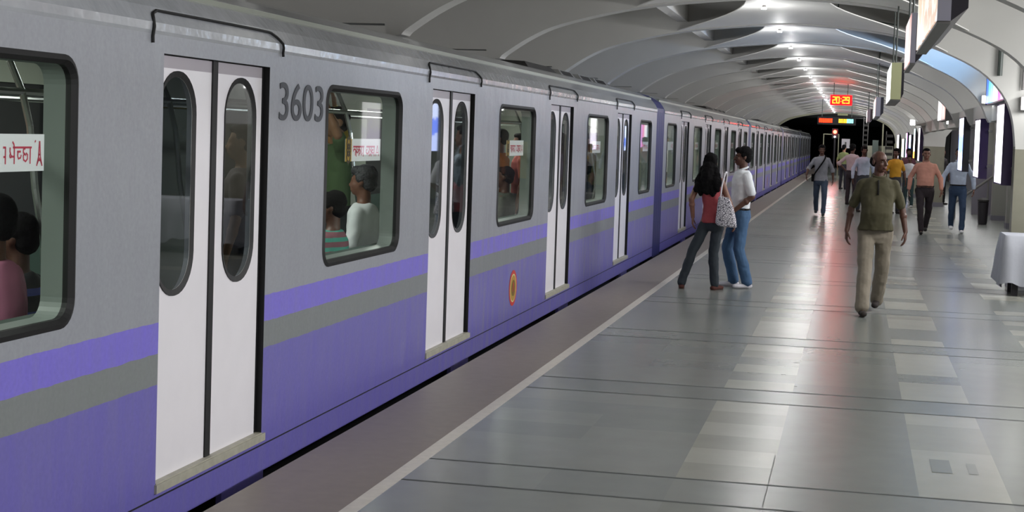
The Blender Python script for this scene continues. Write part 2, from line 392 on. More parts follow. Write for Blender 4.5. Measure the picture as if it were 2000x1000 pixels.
def slab(name, m, *bx):
    b = MB().box(*bx); o = b.build(name, m); o['kind'] = 'structure'; return o
slab('wall_left', 'arcade_wall', -6.7, -6.5, -10.5, y_b, -1.2, 3.2)
slab('wall_right', 'grey_panel', 4.6, 4.8, -10.5, 112, 0, 3.4)
slab('wall_back', 'arcade_wall', -6.7, 4.8, -10.7, -10.5, -1.2, 3.9)
# end of the vault: arch-shaped opening with a pale rim, dark tunnel behind
b = MB()
rim = [(x, z) for x, z in low]
for (xa, za), (xb, zb) in zip(rim, rim[1:]):
    b.add([(xa, -.05, za), (xb, -.05, zb), (xb, -.05, zb+.10), (xa, -.05, za+.10), (xa, 0, za), (xb, 0, zb), (xb, 0, zb+.1), (xa, 0, za+.1)], [(0, 1, 2, 3), (0, 4, 5, 1), (3, 2, 6, 7)])
b.box(1.88, 1.99, -.06, 0, 0, 1.80)
o = b.build('trim_%d' % (n+1), 'portal_rim', loc=(0, y_b, 0)); o['kind'] = 'structure'
slab('ceiling_tunnel', 'tunnel', -6.7, 4.8, y_b+RT, 172, 3.45, 3.7)
slab('wall_tunnel_left', 'tunnel', -6.9, -6.5, y_b+RT, 172, -1.2, 3.7)
slab('wall_tunnel_right', 'tunnel', 4.55, 4.59, y_b+RT, 172, 0, 3.6)
slab('wall_tunnel_end', 'tunnel', -6.9, 4.8, 160, 160.4, -1.2, 3.7)
# low pale wall and frame work at the far platform end
slab('wall_far_low', 'marble', .60, 1.92, 84, 84.2, 0, 1.66)
area('tunnel_fill_1', None, (.6, 81.3, 3.3), .3, .8, 45, rot=(math.radians(20), 0, 0))  # added fill without a fixture, brightens the low pale wall
for i in range(4): area('tunnel_fill_%d' % (i+2), None, (1.2, 84+i*8, 3.3), .3, 2, 28, rot=(0, math.radians(60), 0))  # more added fill, keeps the far cars visible in the tunnel

# crown lamps, and the unseen fill lights added in every bay
lamp_mesh = MB().tube([(0, 0, 0), (0, 0, -.02)], .03, 12, 0).tube([(0, 0, .0), (0, 0, .04)], .022, 10, 1).mesh('lens', ['lamp_glow', 'sign_grey'], smooth=False)
for k in range(-6, RIBN):
    Y = RIB0+RIBD*k
    if k >= -1:
        o = bpy.data.objects.new('ceiling_lamp', lamp_mesh); C.objects.link(o); o.location = (-1.08, Y+RT+1.15, 3.225)
        near = ['largest crown lamp, at the very top of the vault, half cut by the upper edge', 'crown lamp just past the first full arch', 'third crown lamp from the upper edge', 'fourth crown lamp from the upper edge', 'fifth crown lamp from the upper edge']
        tag(o, near[k+1] if k < 4 else 'tiny distant lamp at the crown of the vault, beyond the fifth', 'lamp', 'small round lamps along the crown of the vault')
        pl = bpy.data.lights.new('lamp_light', 'POINT'); pl.energy = LAMP_W; pl.shadow_soft_size = .03; lo = bpy.data.objects.new('lamp_light', pl); C.objects.link(lo); lo.parent = o; lo.location = (0, 0, -.30)
    for q, fx in enumerate((1.32, -2.85)): area('bay_fill_%d' % ((k+7)*2+q), None, (fx, Y+RT+1.3, 2.97+.13*q), .12, 2.0, BAY_W*(1 if q == 0 else .6)*(.9 if k < 0 else 1.3 if k < 3 else 1.9), rot=(0, math.radians(114 if q == 0 else -112), 0))  # added fill pair hidden behind the rib, aimed up at the crown
    area('arcade_fill_%d' % (k+7), None, (3.3, Y+1.8, 2.75), .3, 2.0, ARC_W*(1.2 if k < 0 else .38), rot=(0, math.radians(48), 0))  # added fill without a fixture, turned towards the train side
    area('track_fill_%d' % (k+7), None, (-6.3, Y+1.8, 2.35), .3, 2.0, TRACK_W, rot=(0, math.radians(-140), 0))  # added fill behind the train, brightens the ceiling over the track

# ------------------------------------------------------------------ the train
CAR_L, CAR_P, CAR0 = 20.10, 21.07, 3.87
ZB, ZT = -.12, 2.10
DOORS = [2.565+4.505*k for k in range(4)]; DW = 1.28; DZ0, DZ1 = .075, 2.02
WINS = [(.44, 1.78), (4.75, 6.29), (9.25, 10.80), (13.76, 15.31), (18.23, 19.50)]; WZ0, WZ1 = .905, 1.955
def rr(y0, y1, z0, z1, r, n=6):
    """rounded rectangle, four quarters, counter-clockwise in (y,z)"""
    out = []
    for cy, cz, a in ((y0+r, z0+r, PI), (y1-r, z0+r, 1.5*PI), (y1-r, z1-r, 0), (y0+r, z1-r, .5*PI)):
        out.append([(cy+r*math.cos(a+.5*PI*i/n), cz+r*math.sin(a+.5*PI*i/n)) for i in range(n+1)])
    return out
def cell_with_hole(b, x, Y0, Y1, Z0, Z1, q, mi=0):
    cor = [(Y0, Z0), (Y1, Z0), (Y1, Z1), (Y0, Z1)]
    for k in range(4):
        c = cor[k]
        for i in range(len(q[k])-1):
            a1, a2 = q[k][i], q[k][i+1]
            b.add([(x, *c), (x, *a1), (x, *a2)], [(0, 1, 2)], mi)
        k2 = (k+1) % 4
        b.quad((x, *c), (x, *q[k][-1]), (x, *q[k2][0]), (x, *cor[k2]), mi)
def ring(b, qo, qi, xo, xi, mi=0):
    lo = [p for s in qo for p in s]; li = [p for s in qi for p in s]; k = len(lo)
    for i in range(k):
        j = (i+1) % k
        b.quad((xo, *lo[i]), (xo, *lo[j]), (xi, *li[j]), (xi, *li[i]), mi)
def fill(b, x, q, mi=0):
    l = [p for s in q for p in s]; b.add([(x, *p) for p in l], [tuple(range(len(l)))], mi)
def ribbon(b, pts, wd, x, mi=0, th=.002):
    """flat stroke in the (y,z) plane facing +x"""
    pts = [Vector((p[0], p[1])) for p in pts]; L_, R_ = [], []
    for i, p in enumerate(pts):
        d = pts[min(i+1, len(pts)-1)]-pts[max(i-1, 0)]
        d.normalize(); nn = Vector((-d.y, d.x))*wd/2
        L_.append(p+nn); R_.append(p-nn)
    for i in range(len(pts)-1):
        b.add([(x, *L_[i]), (x, *L_[i+1]), (x, *R_[i+1]), (x, *R_[i])], [(0, 1, 2, 3)], mi)
def arc(cx, cy, r, a0, a1, n=8, ry=None):
    ry = ry or r
    return [(cx+r*math.cos(math.radians(a0+(a1-a0)*i/n)), cy+ry*math.sin(math.radians(a0+(a1-a0)*i/n))) for i in range(n+1)]
DEVA = [  # the end of a Devanagari greeting, unit height, read along +y
    [(-.62, .8), (-.36, .8)], [(-.40, .8), (-.40, 0)], [(-.58, .35), (-.40, .35)],
    [(.02, .8), (.0, .62), (.06, .5)]+arc(.07, .40, .075, 90, 400, 7), [(.12, .36), (.40, .36)], [(.40, .8), (.40, 0)], [(.26, .8), (.60, .8)], [(.40, .8), (.36, .95), (.22, 1.08)],
    [(.60, .8), (1.14, .8)], [(.66, .60), (1.0, .60)], [(.76, .60), (.70, .42), (.78, .26), (.98, .30), (1.04, .44)],
    [(1.14, .8), (2.02, .8)], arc(1.36, .62, .13, 60, 290, 7), [(1.38, .50), (1.24, .40), (1.26, .2), (1.46, .12), (1.62, .24), (1.64, .44), (1.52, .52), (1.44, .40)], [(1.88, .8), (1.88, 0)]]
TOWER = [[(2.30, .02), (2.42, .35), (2.47, .9)], [(2.66, .02), (2.54, .35), (2.49, .9)], [(2.36, .22), (2.60, .22)], [(2.34, .1), (2.48, .3), (2.62, .1)], [(2.40, .42), (2.56, .42)], [(2.16, .86), (2.22, .92)]]
BENG = [[(0, .8), (1.62, .8)], arc(.2, .45, .16, 200, -40, 7)+[(.34, .1)], [(.46, .8), (.46, 0)], [(.46, .5), (.62, .3), (.8, .5), (.6, .62)], [(.86, .8), (.86, .05)], [(.92, .6), (1.1, .4), (.95, .2)], [(1.2, .8), (1.2, .1), (1.38, .3)], [(1.5, .8), (1.5, 0)],
    [(1.95, .8), (3.25, .8)], arc(2.12, .4, .18, 100, 380, 9), [(2.4, .8), (2.4, 0)], [(2.5, .62), (2.72, .3), (2.5, .1)], [(2.72, .8), (2.72, .0)], arc(2.95, .4, .14, 60, 330, 7), [(3.18, .8), (3.18, 0)]]
def sticker(parent, y0, y1, z0, z1, kind, x):
    b = MB()
    b.box(x-.002, x, y0, y1, z0, z1, 0)
    h = z1-z0
    if kind == 'deva':
        u = h*.55; oy = y1-h*.08-u*2.70
        for s_ in DEVA:
            if min(p[0] for p in s_)*u+oy-.38*u > y0: ribbon(b, [(oy-.38*u+p[0]*u, z0+h*.2+p[1]*u) for p in s_], u*.10, x+.001, 1)
        for s_ in TOWER: ribbon(b, [(oy+(2.68+(p[0]-2.68)*1.45)*u, z0+h*.12+p[1]*u*1.4) for p in s_], u*.09, x+.001, 1)
    else:
        gw = (y1-y0)*.17; b.box(x, x+.001, y0, y0+gw, z0, z1, 2)
        for t in (.2, .5, .8): ribbon(b, arc(y0+gw/2, z0+h*t, gw*.28, 0, 360, 8), gw*.16, x+.002, 3)
        u = h*.56; ky = (y1-y0-gw)*.82/3.6
        for s_ in BENG: ribbon(b, [(y0+gw*1.25+p[0]*ky, z0+h*.2+p[1]*u) for p in s_], h*.075, x+.001, 1)
        oy = y0+gw*1.25+3.4*ky
        for s_ in ([(0, .0), (.25, .9)], [(.5, 0), (.25, .9)], [(.1, .3), (.4, .3)]): ribbon(b, [(oy+p[0]*ky, z0+h*.2+p[1]*u) for p in s_], h*.05, x+.001, 1)
    return b.build('sticker', ['sticker_white', 'sticker_red', 'sticker_gold', 'sticker_dark'], parent)
ROOF = [(0, 2.10), (.006, 2.115), (.008, 2.15), (-.03, 2.22), (-.085, 2.285), (-.16, 2.335), (-.28, 2.385), (-.45, 2.43), (-.75, 2.475), (-1.05, 2.50), (-1.37, 2.51)]
def roof_path(a):   # point on the cornice curve, a = height
    for (x0, z0), (x1, z1) in zip(ROOF[1:], ROOF[2:]):
        if z0 <= a <= z1: t = (a-z0)/(z1-z0); return x0+(x1-x0)*t
    return 0
def make_car():
    root = empty('metro_car', (TX, CAR0, 0))
    # side panel with openings
    b = MB(); ycuts = [0]
    for i, (a, c) in enumerate(WINS):
        ycuts.append(DOORS[i] if i < 4 else CAR_L)
        if i < 4: ycuts.append(DOORS[i]+DW)
    def panel(b, x, mi, z0=ZB, z1=ZT):
        for i in range(len(ycuts)-1):
            Y0, Y1 = ycuts[i], ycuts[i+1]
            if i % 2 == 0:
                wa, wb = WINS[i//2]
                b.quad((x, Y0, z0), (x, Y1, z0), (x, Y1, WZ0-.1), (x, Y0, WZ0-.1), mi)
                b.quad((x, Y0, WZ1+.06), (x, Y1, WZ1+.06), (x, Y1, z1), (x, Y0, z1), mi)
                cell_with_hole(b, x, Y0, Y1, WZ0-.1, WZ1+.06, rr(wa, wb, WZ0, WZ1, .10), mi)
            else:
                b.quad((x, Y0, z0), (x, Y1, z0), (x, Y1, DZ0), (x, Y0, DZ0), mi)
                b.quad((x, Y0, DZ1), (x, Y1, DZ1), (x, Y1, z1), (x, Y0, z1), mi)
    panel(b, 0, 0)
    for i in range(4):   # door jambs
        for yy in (DOORS[i], DOORS[i]+DW):
            b.quad((0, yy, DZ0), (0, yy, DZ1), (-.09, yy, DZ1), (-.09, yy, DZ0), 1)
        b.quad((0, DOORS[i], DZ1), (0, DOORS[i]+DW, DZ1), (-.09, DOORS[i]+DW, DZ1), (-.09, DOORS[i], DZ1), 1)
    # ends, bottom and far side
    for yy in (0, CAR_L):
        b.add([(0, yy, ZB), (0, yy, ZT), (-2.74, yy, ZT), (-2.74, yy, ZB)], [(0, 1, 2, 3)], 0)
    b.quad((0, 0, ZB), (0, CAR_L, ZB), (-2.74, CAR_L, ZB), (-2.74, 0, ZB), 2)
    b.quad((-2.74, 0, ZB), (-2.74, CAR_L, ZB), (-2.74, CAR_L, ZT), (-2.74, 0, ZT), 0)
    # bottom rail seam and the low step plates below the doors
    b.box(-.004, .004, 0, CAR_L, .02, .026, 1)
    for i, d in enumerate(DOORS): b.box(-.03, .0, d+.76, d+DW+.04, -.40, ZB+.002, 0)
    body = b.build('body', ['paint', 'rubber', 'under'], root)
    # roof
    b = MB(); full = ROOF+[(-2.74-x, z) for x, z in reversed(ROOF[:-1])]
    for (x0, z0), (x1, z1) in zip(full, full[1:]): b.quad((x0, 0, z0), (x0, CAR_L, z0), (x1, CAR_L, z1), (x1, 0, z1), 0)
    for yy in (0, CAR_L): b.add([(x, yy, z) for x, z in full], [tuple(range(len(full)))], 0)
    roof = b.build('roof', 'roof_paint', root, smooth=True)
    # drip rails: black beads over the doors
    for d in DOORS:
        a, c = d-.13, d+DW+.17
        pts = [(a, 2.06), (a, 2.165), (a+.06, 2.20), (a+.2, 2.205), (c-.3, 2.205), (c-.12, 2.195), (c-.03, 2.15), (c, 2.085)]
        pts = [(roof_path(z)+.008, y, z) for y, z in [(p.x, p.y) for p in smooth_path([(p[0], p[1], 0) for p in pts], 3)]]
        MB().tube(pts, .007, 6).build('drip_rail', 'rubber', root)
    # windows
    st = ['deva', 'beng', 'beng', 'beng', 'beng']
    for i, (a, c) in enumerate(WINS):
        b = MB(); qo = rr(a-.012, c+.012, WZ0-.012, WZ1+.012, .112); qm = rr(a+.010, c-.010, WZ0+.010, WZ1-.010, .092); qi = rr(a+.026, c-.026, WZ0+.026, WZ1-.026, .078)
        ring(b, qo, qm, .001, .010, 0); ring(b, qm, qi, .010, -.012, 0)
        ring(b, qi, qi, -.012, -.035, 0); ring(b, qi, qi, -.035, -.13, 1)
        fr = b.build('window', ['rubber', 'jamb'], root)
        b = MB(); fill(b, -.02, qi); b.build('pane', 'glass', fr, recalc=False)
        if i == 0: sticker(fr, a+.06, 1.585, 1.515, 1.655, 'deva', -.03)
        else:
            m_ = a+.45; sticker(fr, m_, m_+.72, 1.51, 1.65, 'beng', -.03)
    # doors
    for d in DOORS:
        for side in (0, 1):
            la, lb = (d+.004, d+.595) if side == 0 else (d+.655, d+DW-.035)
            oc = d+.205 if side == 0 else d+.955
            o0, o1 = oc-.19, oc+.205
            q = rr(o0, o1, .925, 1.945, .19, 8)
            b = MB(); x = -.03
            zc = (DZ0+.01, .9, 1.96, DZ1-.005)
            b.quad((x, la, zc[0]), (x, lb, zc[0]), (x, lb, zc[1]), (x, la, zc[1]), 0)
            b.quad((x, la, zc[2]), (x, lb, zc[2]), (x, lb, zc[3]), (x, la, zc[3]), 1)
            cell_with_hole(b, x, la, lb, zc[1], zc[2], q, 0)
            ring(b, q, q, x, x-.04, 0)
            b.quad((x, la, zc[0]), (x-.04, la, zc[0]), (x-.04, la, zc[3]), (x, la, zc[3]), 0)
            b.quad((x, lb, zc[0]), (x-.04, lb, zc[0]), (x-.04, lb, zc[3]), (x, lb, zc[3]), 0)
            dr = b.build('door', ['door_white', 'door_head'], root)
            b = MB(); qi = rr(o0+.022, o1-.022, .947, 1.923, .172, 8); qs = rr(o0-.006, o1+.006, .919, 1.951, .196, 8)
            ring(b, qs, qs, x, x+.006); ring(b, qs, qi, x+.006, x-.004)
            b.build('rubber_seal', 'rubber', dr)
            b = MB(); fill(b, x-.006, qi); b.build('pane', 'dark_glass', dr, recalc=False)
        b = MB(); b.box(-.045, -.022, d+.595, d+.655, DZ0, DZ1); b.box(-.05, -.035, d+DW-.035, d+DW, DZ0, DZ1)
        b.build('door_edge_rubber', 'rubber', root)
        b = MB(); b.box(-.06, .012, d-.01, d+DW+.03, .045, .085, 0); b.box(-.05, .004, d, d+DW, .085, .090, 0); b.build('door_sill', 'sill', root)
    # interior
    b = MB(); panel(b, -.10, 0, .08, 2.32)
    for i in (0, 1):
        pass
    b.quad((-2.64, .05, .08), (-2.64, CAR_L-.05, .08), (-2.64, CAR_L-.05, .9), (-2.64, .05, .9), 0)
    b.quad((-2.64, .05, 1.95), (-2.64, CAR_L-.05, 1.95), (-2.64, CAR_L-.05, 2.36), (-2.64, .05, 2.36), 0)
    for i in range(len(ycuts)-1):
        Y0, Y1 = ycuts[i], ycuts[i+1]
        if i % 2 == 0:
            wa, wb = WINS[i//2]; b.quad((-2.64, Y0, .9), (-2.64, wa, .9), (-2.64, wa, 1.95), (-2.64, Y0, 1.95), 0)
            b.quad((-2.64, wb, .9), (-2.64, Y1, .9), (-2.64, Y1, 1.95), (-2.64, wb, 1.95), 0)
            b.quad((-2.66, wa, .9), (-2.66, wb, .9), (-2.66, wb, 1.95), (-2.66, wa, 1.95), 3)
        else: b.quad((-2.64, Y0, .9), (-2.64, Y1, .9), (-2.64, Y1, 1.95), (-2.64, Y0, 1.95), 2)
    b.quad((-.10, .05, 2.32), (-.10, CAR_L-.05, 2.32), (-.5, CAR_L-.05, 2.38), (-.5, .05, 2.38), 2)
    b.quad((-.5, .05, 2.38), (-.5, CAR_L-.05, 2.38), (-2.64, CAR_L-.05, 2.36), (-2.64, .05, 2.36), 2)
    b.quad((-.03, .02, .08), (-.03, CAR_L-.02, .08), (-2.68, CAR_L-.02, .08), (-2.68, .02, .08), 1)
    for yy in (.05, CAR_L-.05): b.quad((-.1, yy, .08), (-2.64, yy, .08), (-2.64, yy, 2.34), (-.1, yy, 2.34), 0)
    b.build('interior_lining', ['lining', 'train_floor', 'lining', 'rubber'], root)
    for i_, (a, c) in enumerate(WINS):
        for far in (0, 1):
            b = MB(); f = lambda x: (-x) if far == 0 else (-2.74+x)
            e_ = .60 if i_ < 4 else .1; xs = sorted((f(.14), f(.55))); b.box(xs[0], xs[1], a-.1, c+e_, .42, .50)
            xs = sorted((f(.12), f(.19))); b.box(xs[0], xs[1], a-.1, c+e_, .50, .93)
            xs = sorted((f(.16), f(.50))); b.box(xs[0], xs[1], a-.05, c+.05, .08, .42)
            b.build('bench_seat', 'seat_green', root)
    for xx in (-.62, -2.12):
        MB().tube([(xx, .4, 1.83), (xx, CAR_L-.4, 1.83)], .017, 8).build('handrail', 'chrome', root)
    for i in range(4):
        for yy in (DOORS[i]-.12, DOORS[i]+DW+.12):
            MB().tube(smooth_path([(-.62, yy, .5), (-.50, yy, 1.0), (-.55, yy, 1.4), (-.62, yy, 1.83), (-.9, yy, 2.36)], 3), .016, 8).build('grab_pole', 'chrome', root)
    for (a, c) in WINS:
        b = MB(); b.box(-1.45, -1.29, a, c, 2.33, 2.36); b.build('ceiling_light', 'tube_small', root)
        area('car_light', root, (-1.37, (a+c)/2, 2.31), .2, 1.4, TRAIN_W, col=(.96, 1, .93))
    # emblem
    b = MB(); cy_, cz_ = 10.02, .30
    for rad, mi, x in ((.165, 0, .002), (.13, 1, .003), (.118, 2, .004), (.075, 3, .005)):
        b.add([(x, cy_+rad*math.cos(2*PI*i/28), cz_+rad*math.sin(2*PI*i/28)) for i in range(28)], [tuple(range(28))], mi)
    ribbon(b, [(cy_-.05, cz_-.03), (cy_, cz_+.06), (cy_+.05, cz_-.03)], .016, .006, 0); ribbon(b, [(cy_, cz_+.06), (cy_, cz_-.06)], .014, .006, 0)
    b.build('emblem', ['red', 'cream', 'sticker_gold', 'olive_mark'], root)
    # roof ventilators
    for (a, c, dk) in ((12.9, 14.6, 1), (14.9, 15.9, 0), (16.3, 17.3, 0), (17.5, 18.6, 0)):
        b = MB(); b.add([(-.52, a, 2.43), (-.52, c, 2.43), (-.60, c-.1, 2.515), (-.60, a+.1, 2.515), (-1.0, a, 2.48), (-1.0, c, 2.48), (-1.0, c-.1, 2.53), (-1.0, a+.1, 2.53)],
            [(0, 1, 2, 3), (3, 2, 6, 7), (0, 3, 7, 4), (1, 5, 6, 2)], 1 if dk else 0)
        if not dk:
            for t in range(6):
                yy = a+.15+t*(c-a-.3)/6; b.add([(-.533, yy, 2.45), (-.533, yy+.1, 2.45), (-.585, yy+.1, 2.505), (-.585, yy, 2.505)], [(0, 1, 2, 3)], 1)
        b.build('roof_vent', ['vent_grey', 'vent_dark'], root)
    # underframe and bogies
    b = MB(); b.box(-2.6, -.14, .3, CAR_L-.3, -.5, ZB-.005); b.box(-2.3, -.4, 1.2, 4.2, -1.0, -.5); b.box(-2.3, -.4, 15.9, 18.9, -1.0, -.5); b.build('underframe', 'under', root)
    # gangway bellows behind the car
    b = MB(); pr = [(.0, -.14), (.0, 2.12), (-.01, 2.18), (-.08, 2.28), (-.28, 2.385), (-.75, 2.47), (-1.37, 2.50)]
    pr = pr+[(-2.74-x, z) for x, z in reversed(pr[:-1])]
    k = 8; yy0, yy1 = CAR_L+.005, CAR_P-.005; prev = None
    for i in range(k+1):
        y = yy0+(yy1-yy0)*i/k; s_ = -.012 if i % 2 else 0
        cur = [(x+(s_ if x > -1.37 else -s_), y, z+s_) for x, z in pr]
        if prev:
            for j in range(len(pr)-1): b.quad(prev[j], prev[j+1], cur[j+1], cur[j])
        prev = cur
    b.build('gangway_bellows', 'navy', root)
    return root
car = make_car()
CARS = ['grey and purple metro car nearest, numbered 3603, with a round emblem between its doors',
        'second metro car, just past the first navy gangway, behind the standing couple',
        'third metro car along the platform, beyond the one behind the standing couple',
        'fourth metro car along the platform, the last but one before the tunnel dark',
        'farthest metro car, standing where the platform fades into the tunnel']
tag(car, CARS[0], 'train car', 'metro cars coupled in one train')
for k in range(1, 5):
    c = copy_tree(car); c.location = (TX, CAR0+CAR_P*k, 0); c['label'] = CARS[k]
    if k == 4:
        for ch in list(c.children):
            if ch.name.startswith('gangway'): bpy.data.objects.remove(ch)
# fleet number on the first car only
def text_mesh(txt, size, off=0.):
    cu = bpy.data.curves.new('t', 'FONT'); cu.body = txt; cu.size = size; cu.offset = off; cu.extrude = .001
    o = bpy.data.objects.new('t', cu); C.objects.link(o); dg = bpy.context.evaluated_depsgraph_get(); dg.update()
    me = bpy.data.meshes.new_from_object(o.evaluated_get(dg)); bpy.data.objects.remove(o); bpy.data.curves.remove(cu); return me
me = text_mesh('3603', .275, .001)
xs = [v.co.x for v in me.vertices]; zs_ = [v.co.y for v in me.vertices]
sx = .70/(max(xs)-min(xs)); sz = .205/(max(zs_)-min(zs_))
for v in me.vertices:
    v.co = Vector((.003+v.co.z, 3.985+(v.co.x-min(xs))*sx, 1.745+(v.co.y-min(zs_))*sz))
me.materials.clear(); me.materials.append(M['number'])
o = bpy.data.objects.new('fleet_number', me); C.objects.link(o); o.parent = car; o['label'] = 'dark grey number 3603'

# ------------------------------------------------------------------ signs, lights and fittings
def hang_sign(loc, L, label, face, wd=.11, h=.34, dark=.13, rod_top=3.54, bevel=True, side='sign_side'):
    """box hung along the platform: lit picture face towards the train, dark casing behind"""
    r = empty('hanging_sign', loc); tag(r, label, 'sign', 'signs hung in a row from the vault')
    MB().box(0, .02, 0, L, .012, h).build('picture_face', face, r, loc=None)
    b = MB(); b.box(.02, wd, -.012, L, 0, h, 0); b.box(0, .02, -.012, .0, 0, h, 0); b.box(0, wd, 0, L, -.012, 0.0, 1); b.build('casing', [side, 'sign_grey'], r)
    if dark:
        b = MB(); x0, x1 = wd, wd+dark
        b.add([(x0, .0, h), (x1, .0, h), (x1, .0, .06), (x0, .0, 0), (x0, L, h), (x1, L, h), (x1, L, .06), (x0, L, 0)], [(0, 1, 2, 3), (4, 7, 6, 5), (0, 4, 5, 1), (1, 5, 6, 2), (2, 6, 7, 3)])
        b.build('back_box', 'sign_dark', r)
    for i, yy in enumerate((L*.18, L*.82)):
        MB().tube([(wd*.5, yy, h), (wd*.5, yy, rod_top-loc[2])], .009, 6).build('rod', 'pipe', r)
    return r
s1 = hang_sign((.335, 7.35, 2.29), 2.5, 'largest hanging sign with a lit picture, at the upper edge, close overhead', 'ad_photo', .060, .42, .075)
hang_sign((.335, 11.0, 2.285), 1.3, 'hanging sign with a dark back box, second from the viewer', 'ad_pink', .035, .34, .05)
hang_sign((.31, 15.8, 2.17), 2.2, 'cream ended hanging sign on two long rods, third from the viewer', 'tube_small', .10, .36, .025, side='sign_cream')
hang_sign((.30, 27, 2.20), 3.5, 'white and violet edged small hanging sign above the walking crowd', 'ad_pink', .08, .32, .05)
hang_sign((.27, 43, 2.33), 4.0, 'smallest hanging sign, farthest of the row, beside the dark tunnel mouth', 'ad_pink', .08, .33, .05)

# clock with LED figures
def digit(b, ch, x, z, w_, h_, t, mi):
    seg = {'2': 'abged', '0': 'abcdef', '9': 'abcdfg', '1': 'bc'}[ch]
    S = {'a': (0, h_, w_, h_), 'b': (w_, h_/2, w_, h_), 'c': (w_, 0, w_, h_/2), 'd': (0, 0, w_, 0), 'e': (0, 0, 0, h_/2), 'f': (0, h_/2, 0, h_), 'g': (0, h_/2, w_, h_/2)}
    for s_ in seg:
        x0, z0, x1, z1 = S[s_]; b.box(x+min(x0, x1)-t/2, x+max(x0, x1)+t/2, -.012, -.004, z+min(z0, z1)-t/2, z+max(z0, z1)+t/2, mi)
r = empty('led_clock', (-.67, 40, 2.68)); tag(r, 'glowing red clock panel reading 20:29 hung from the vault', 'clock')
MB().box(0, .53, 0, .1, 0, .25).build('casing', 'red_dim', r)
b = MB()
for ch, x in (('2', .06), ('0', .155), ('2', .305), ('9', .40)): digit(b, ch, x, .05, .06, .15, .022, 0)
b.box(.252, .270, -.012, -.004, .08, .1, 0); b.box(.252, .270, -.012, -.004, .15, .17, 0)
b.build('figures', 'yellow_led', r)
for x in (.08, .42): MB().tube([(x, .05, .25), (x, .05, .93)], .012, 6).build('rod', 'pipe', r)
# indicator board below
r = empty('train_indicator', (-1.33, 55, 2.36)); tag(r, 'black train indicator with red, yellow and cyan glowing text before the tunnel', 'sign')
MB().box(0, 1.30, 0, .12, 0, .27).build('casing', 'led_black', r)
b = MB(); rg = random.Random(5)
for (x0, x1, mi) in ((.06, .50, 0), (.72, 1.0, 1), (1.0, 1.22, 2)):
    x = x0
    while x < x1:
        wd = rg.uniform(.03, .05); hh = rg.choice((.07, .09, .09))
        b.box(x, x+wd, -.01, -.002, .07, .10, mi); b.box(x, x+.018, -.01, -.002, .07, .10+hh, mi); b.box(x+wd-.018, x+wd, -.01, -.002, .07+rg.choice((0, .04)), .20, mi); b.box(x, x+wd, -.01, -.002, .18, .205, mi)
        x += wd+.016
b.build('lettering', ['red_led', 'yellow_led', 'cyan_led'], r)
for x in (.15, 1.15): MB().tube([(x, .06, .27), (x, .06, 1.12)], .014, 6).build('rod', 'pipe', r)
r = empty('signal_lamp', (-.99, 76, 0)); tag(r, 'red signal light on a dark post at the tunnel mouth', 'signal')
MB().tube([(0, 0, 0), (0, 0, 2.2)], .04, 8).build('post', 'black_metal', r)
MB().box(-.14, .14, -.06, .06, 1.95, 2.42).build('housing', 'black_metal', r)
MB().tube([(0, -.10, 2.26), (0, -.065, 2.26)], .085, 14).build('red_lens', 'signal_red', r)
MB().tube([(0, -.09, 2.03), (0, -.065, 2.03)], .04, 12).build('white_lens', 'white_led', r)
r = empty('signal_gantry', (-1.55, 78, 0)); tag(r, 'pale thin rectangular frame standing behind the red signal', 'frame')
for x in (0, .72): MB().tube([(x, 0, 0), (x, 0, 2.15)], .025, 6).build('post', 'portal_rim', r)
MB().tube([(-.02, 0, 2.15), (.74, 0, 2.15)], .025, 6).build('crossbar', 'portal_rim', r)
r = empty('notice_board', (-.50, 77, 0)); tag(r, 'white notice board on a post beyond the waiting people', 'notice')
b = MB(); b.box(-.17, .22, -.02, .02, 1.5, 1.95, 0); b.box(-.02, .06, -.024, -.02, 1.62, 1.80, 1); b.build('board', ['sticker_white', 'sign_grey'], r)
MB().tube([(.02, .02, 0), (.02, .02, 1.6)], .02, 6).build('post', 'pipe', r)
o = MB().box(-.95, -.45, y_b-.1, y_b-.04, 3.12, 3.27).build('arch_plate', 'sign_cream'); tag(o, 'small pale plate fixed at the crown of the end arch', 'sign')
for i, (x, lab) in enumerate(((.22, 'dark lattice mast inside the end arch, left of the bare pole'), (.62, 'dark lattice mast at the end arch, between mast and pole'))):
    pass
r = empty('lattice_mast', (.34, 79, 0)); tag(r, 'tall dark lattice mast rising at the end arch', 'mast')
for x in (0, .22): MB().tube([(x, 0, 0), (x, 0, 3.05)], .02, 6).build('rail', 'sign_grey', r)
b = MB()
for i in range(12): b.box(0, .22, -.015, .015, .2+i*.24, .2+i*.24+.10)
b.build('rung', 'vent_dark', r)
o = MB().tube([(1.28, 79, 0), (1.28, 79, 2.75)], .035, 8).build('pole', 'portal_rim'); tag(o, 'plain pale pole standing inside the end arch', 'pole')
for x in (1.45, ):
    r = empty('ladder_rack', (1.42, 79.1, 0)); tag(r, 'dark stepped rack beside the pale pole in the end arch', 'rack')
    b = MB()
    for i in range(7): b.box(0, .36, 0, .1, .3+i*.3, .3+i*.3+.14)
    b.build('shelves', 'vent_dark', r); MB().box(.02, .06, .02, .08, 0, 2.4).build('upright', 'sign_grey', r)
o = MB().box(.85, 1.15, 83.2, 83.8, 0, 1.95).build('equipment_cabinet', 'pipe'); tag(o, 'dark green cabinet before the low pale wall', 'cabinet')

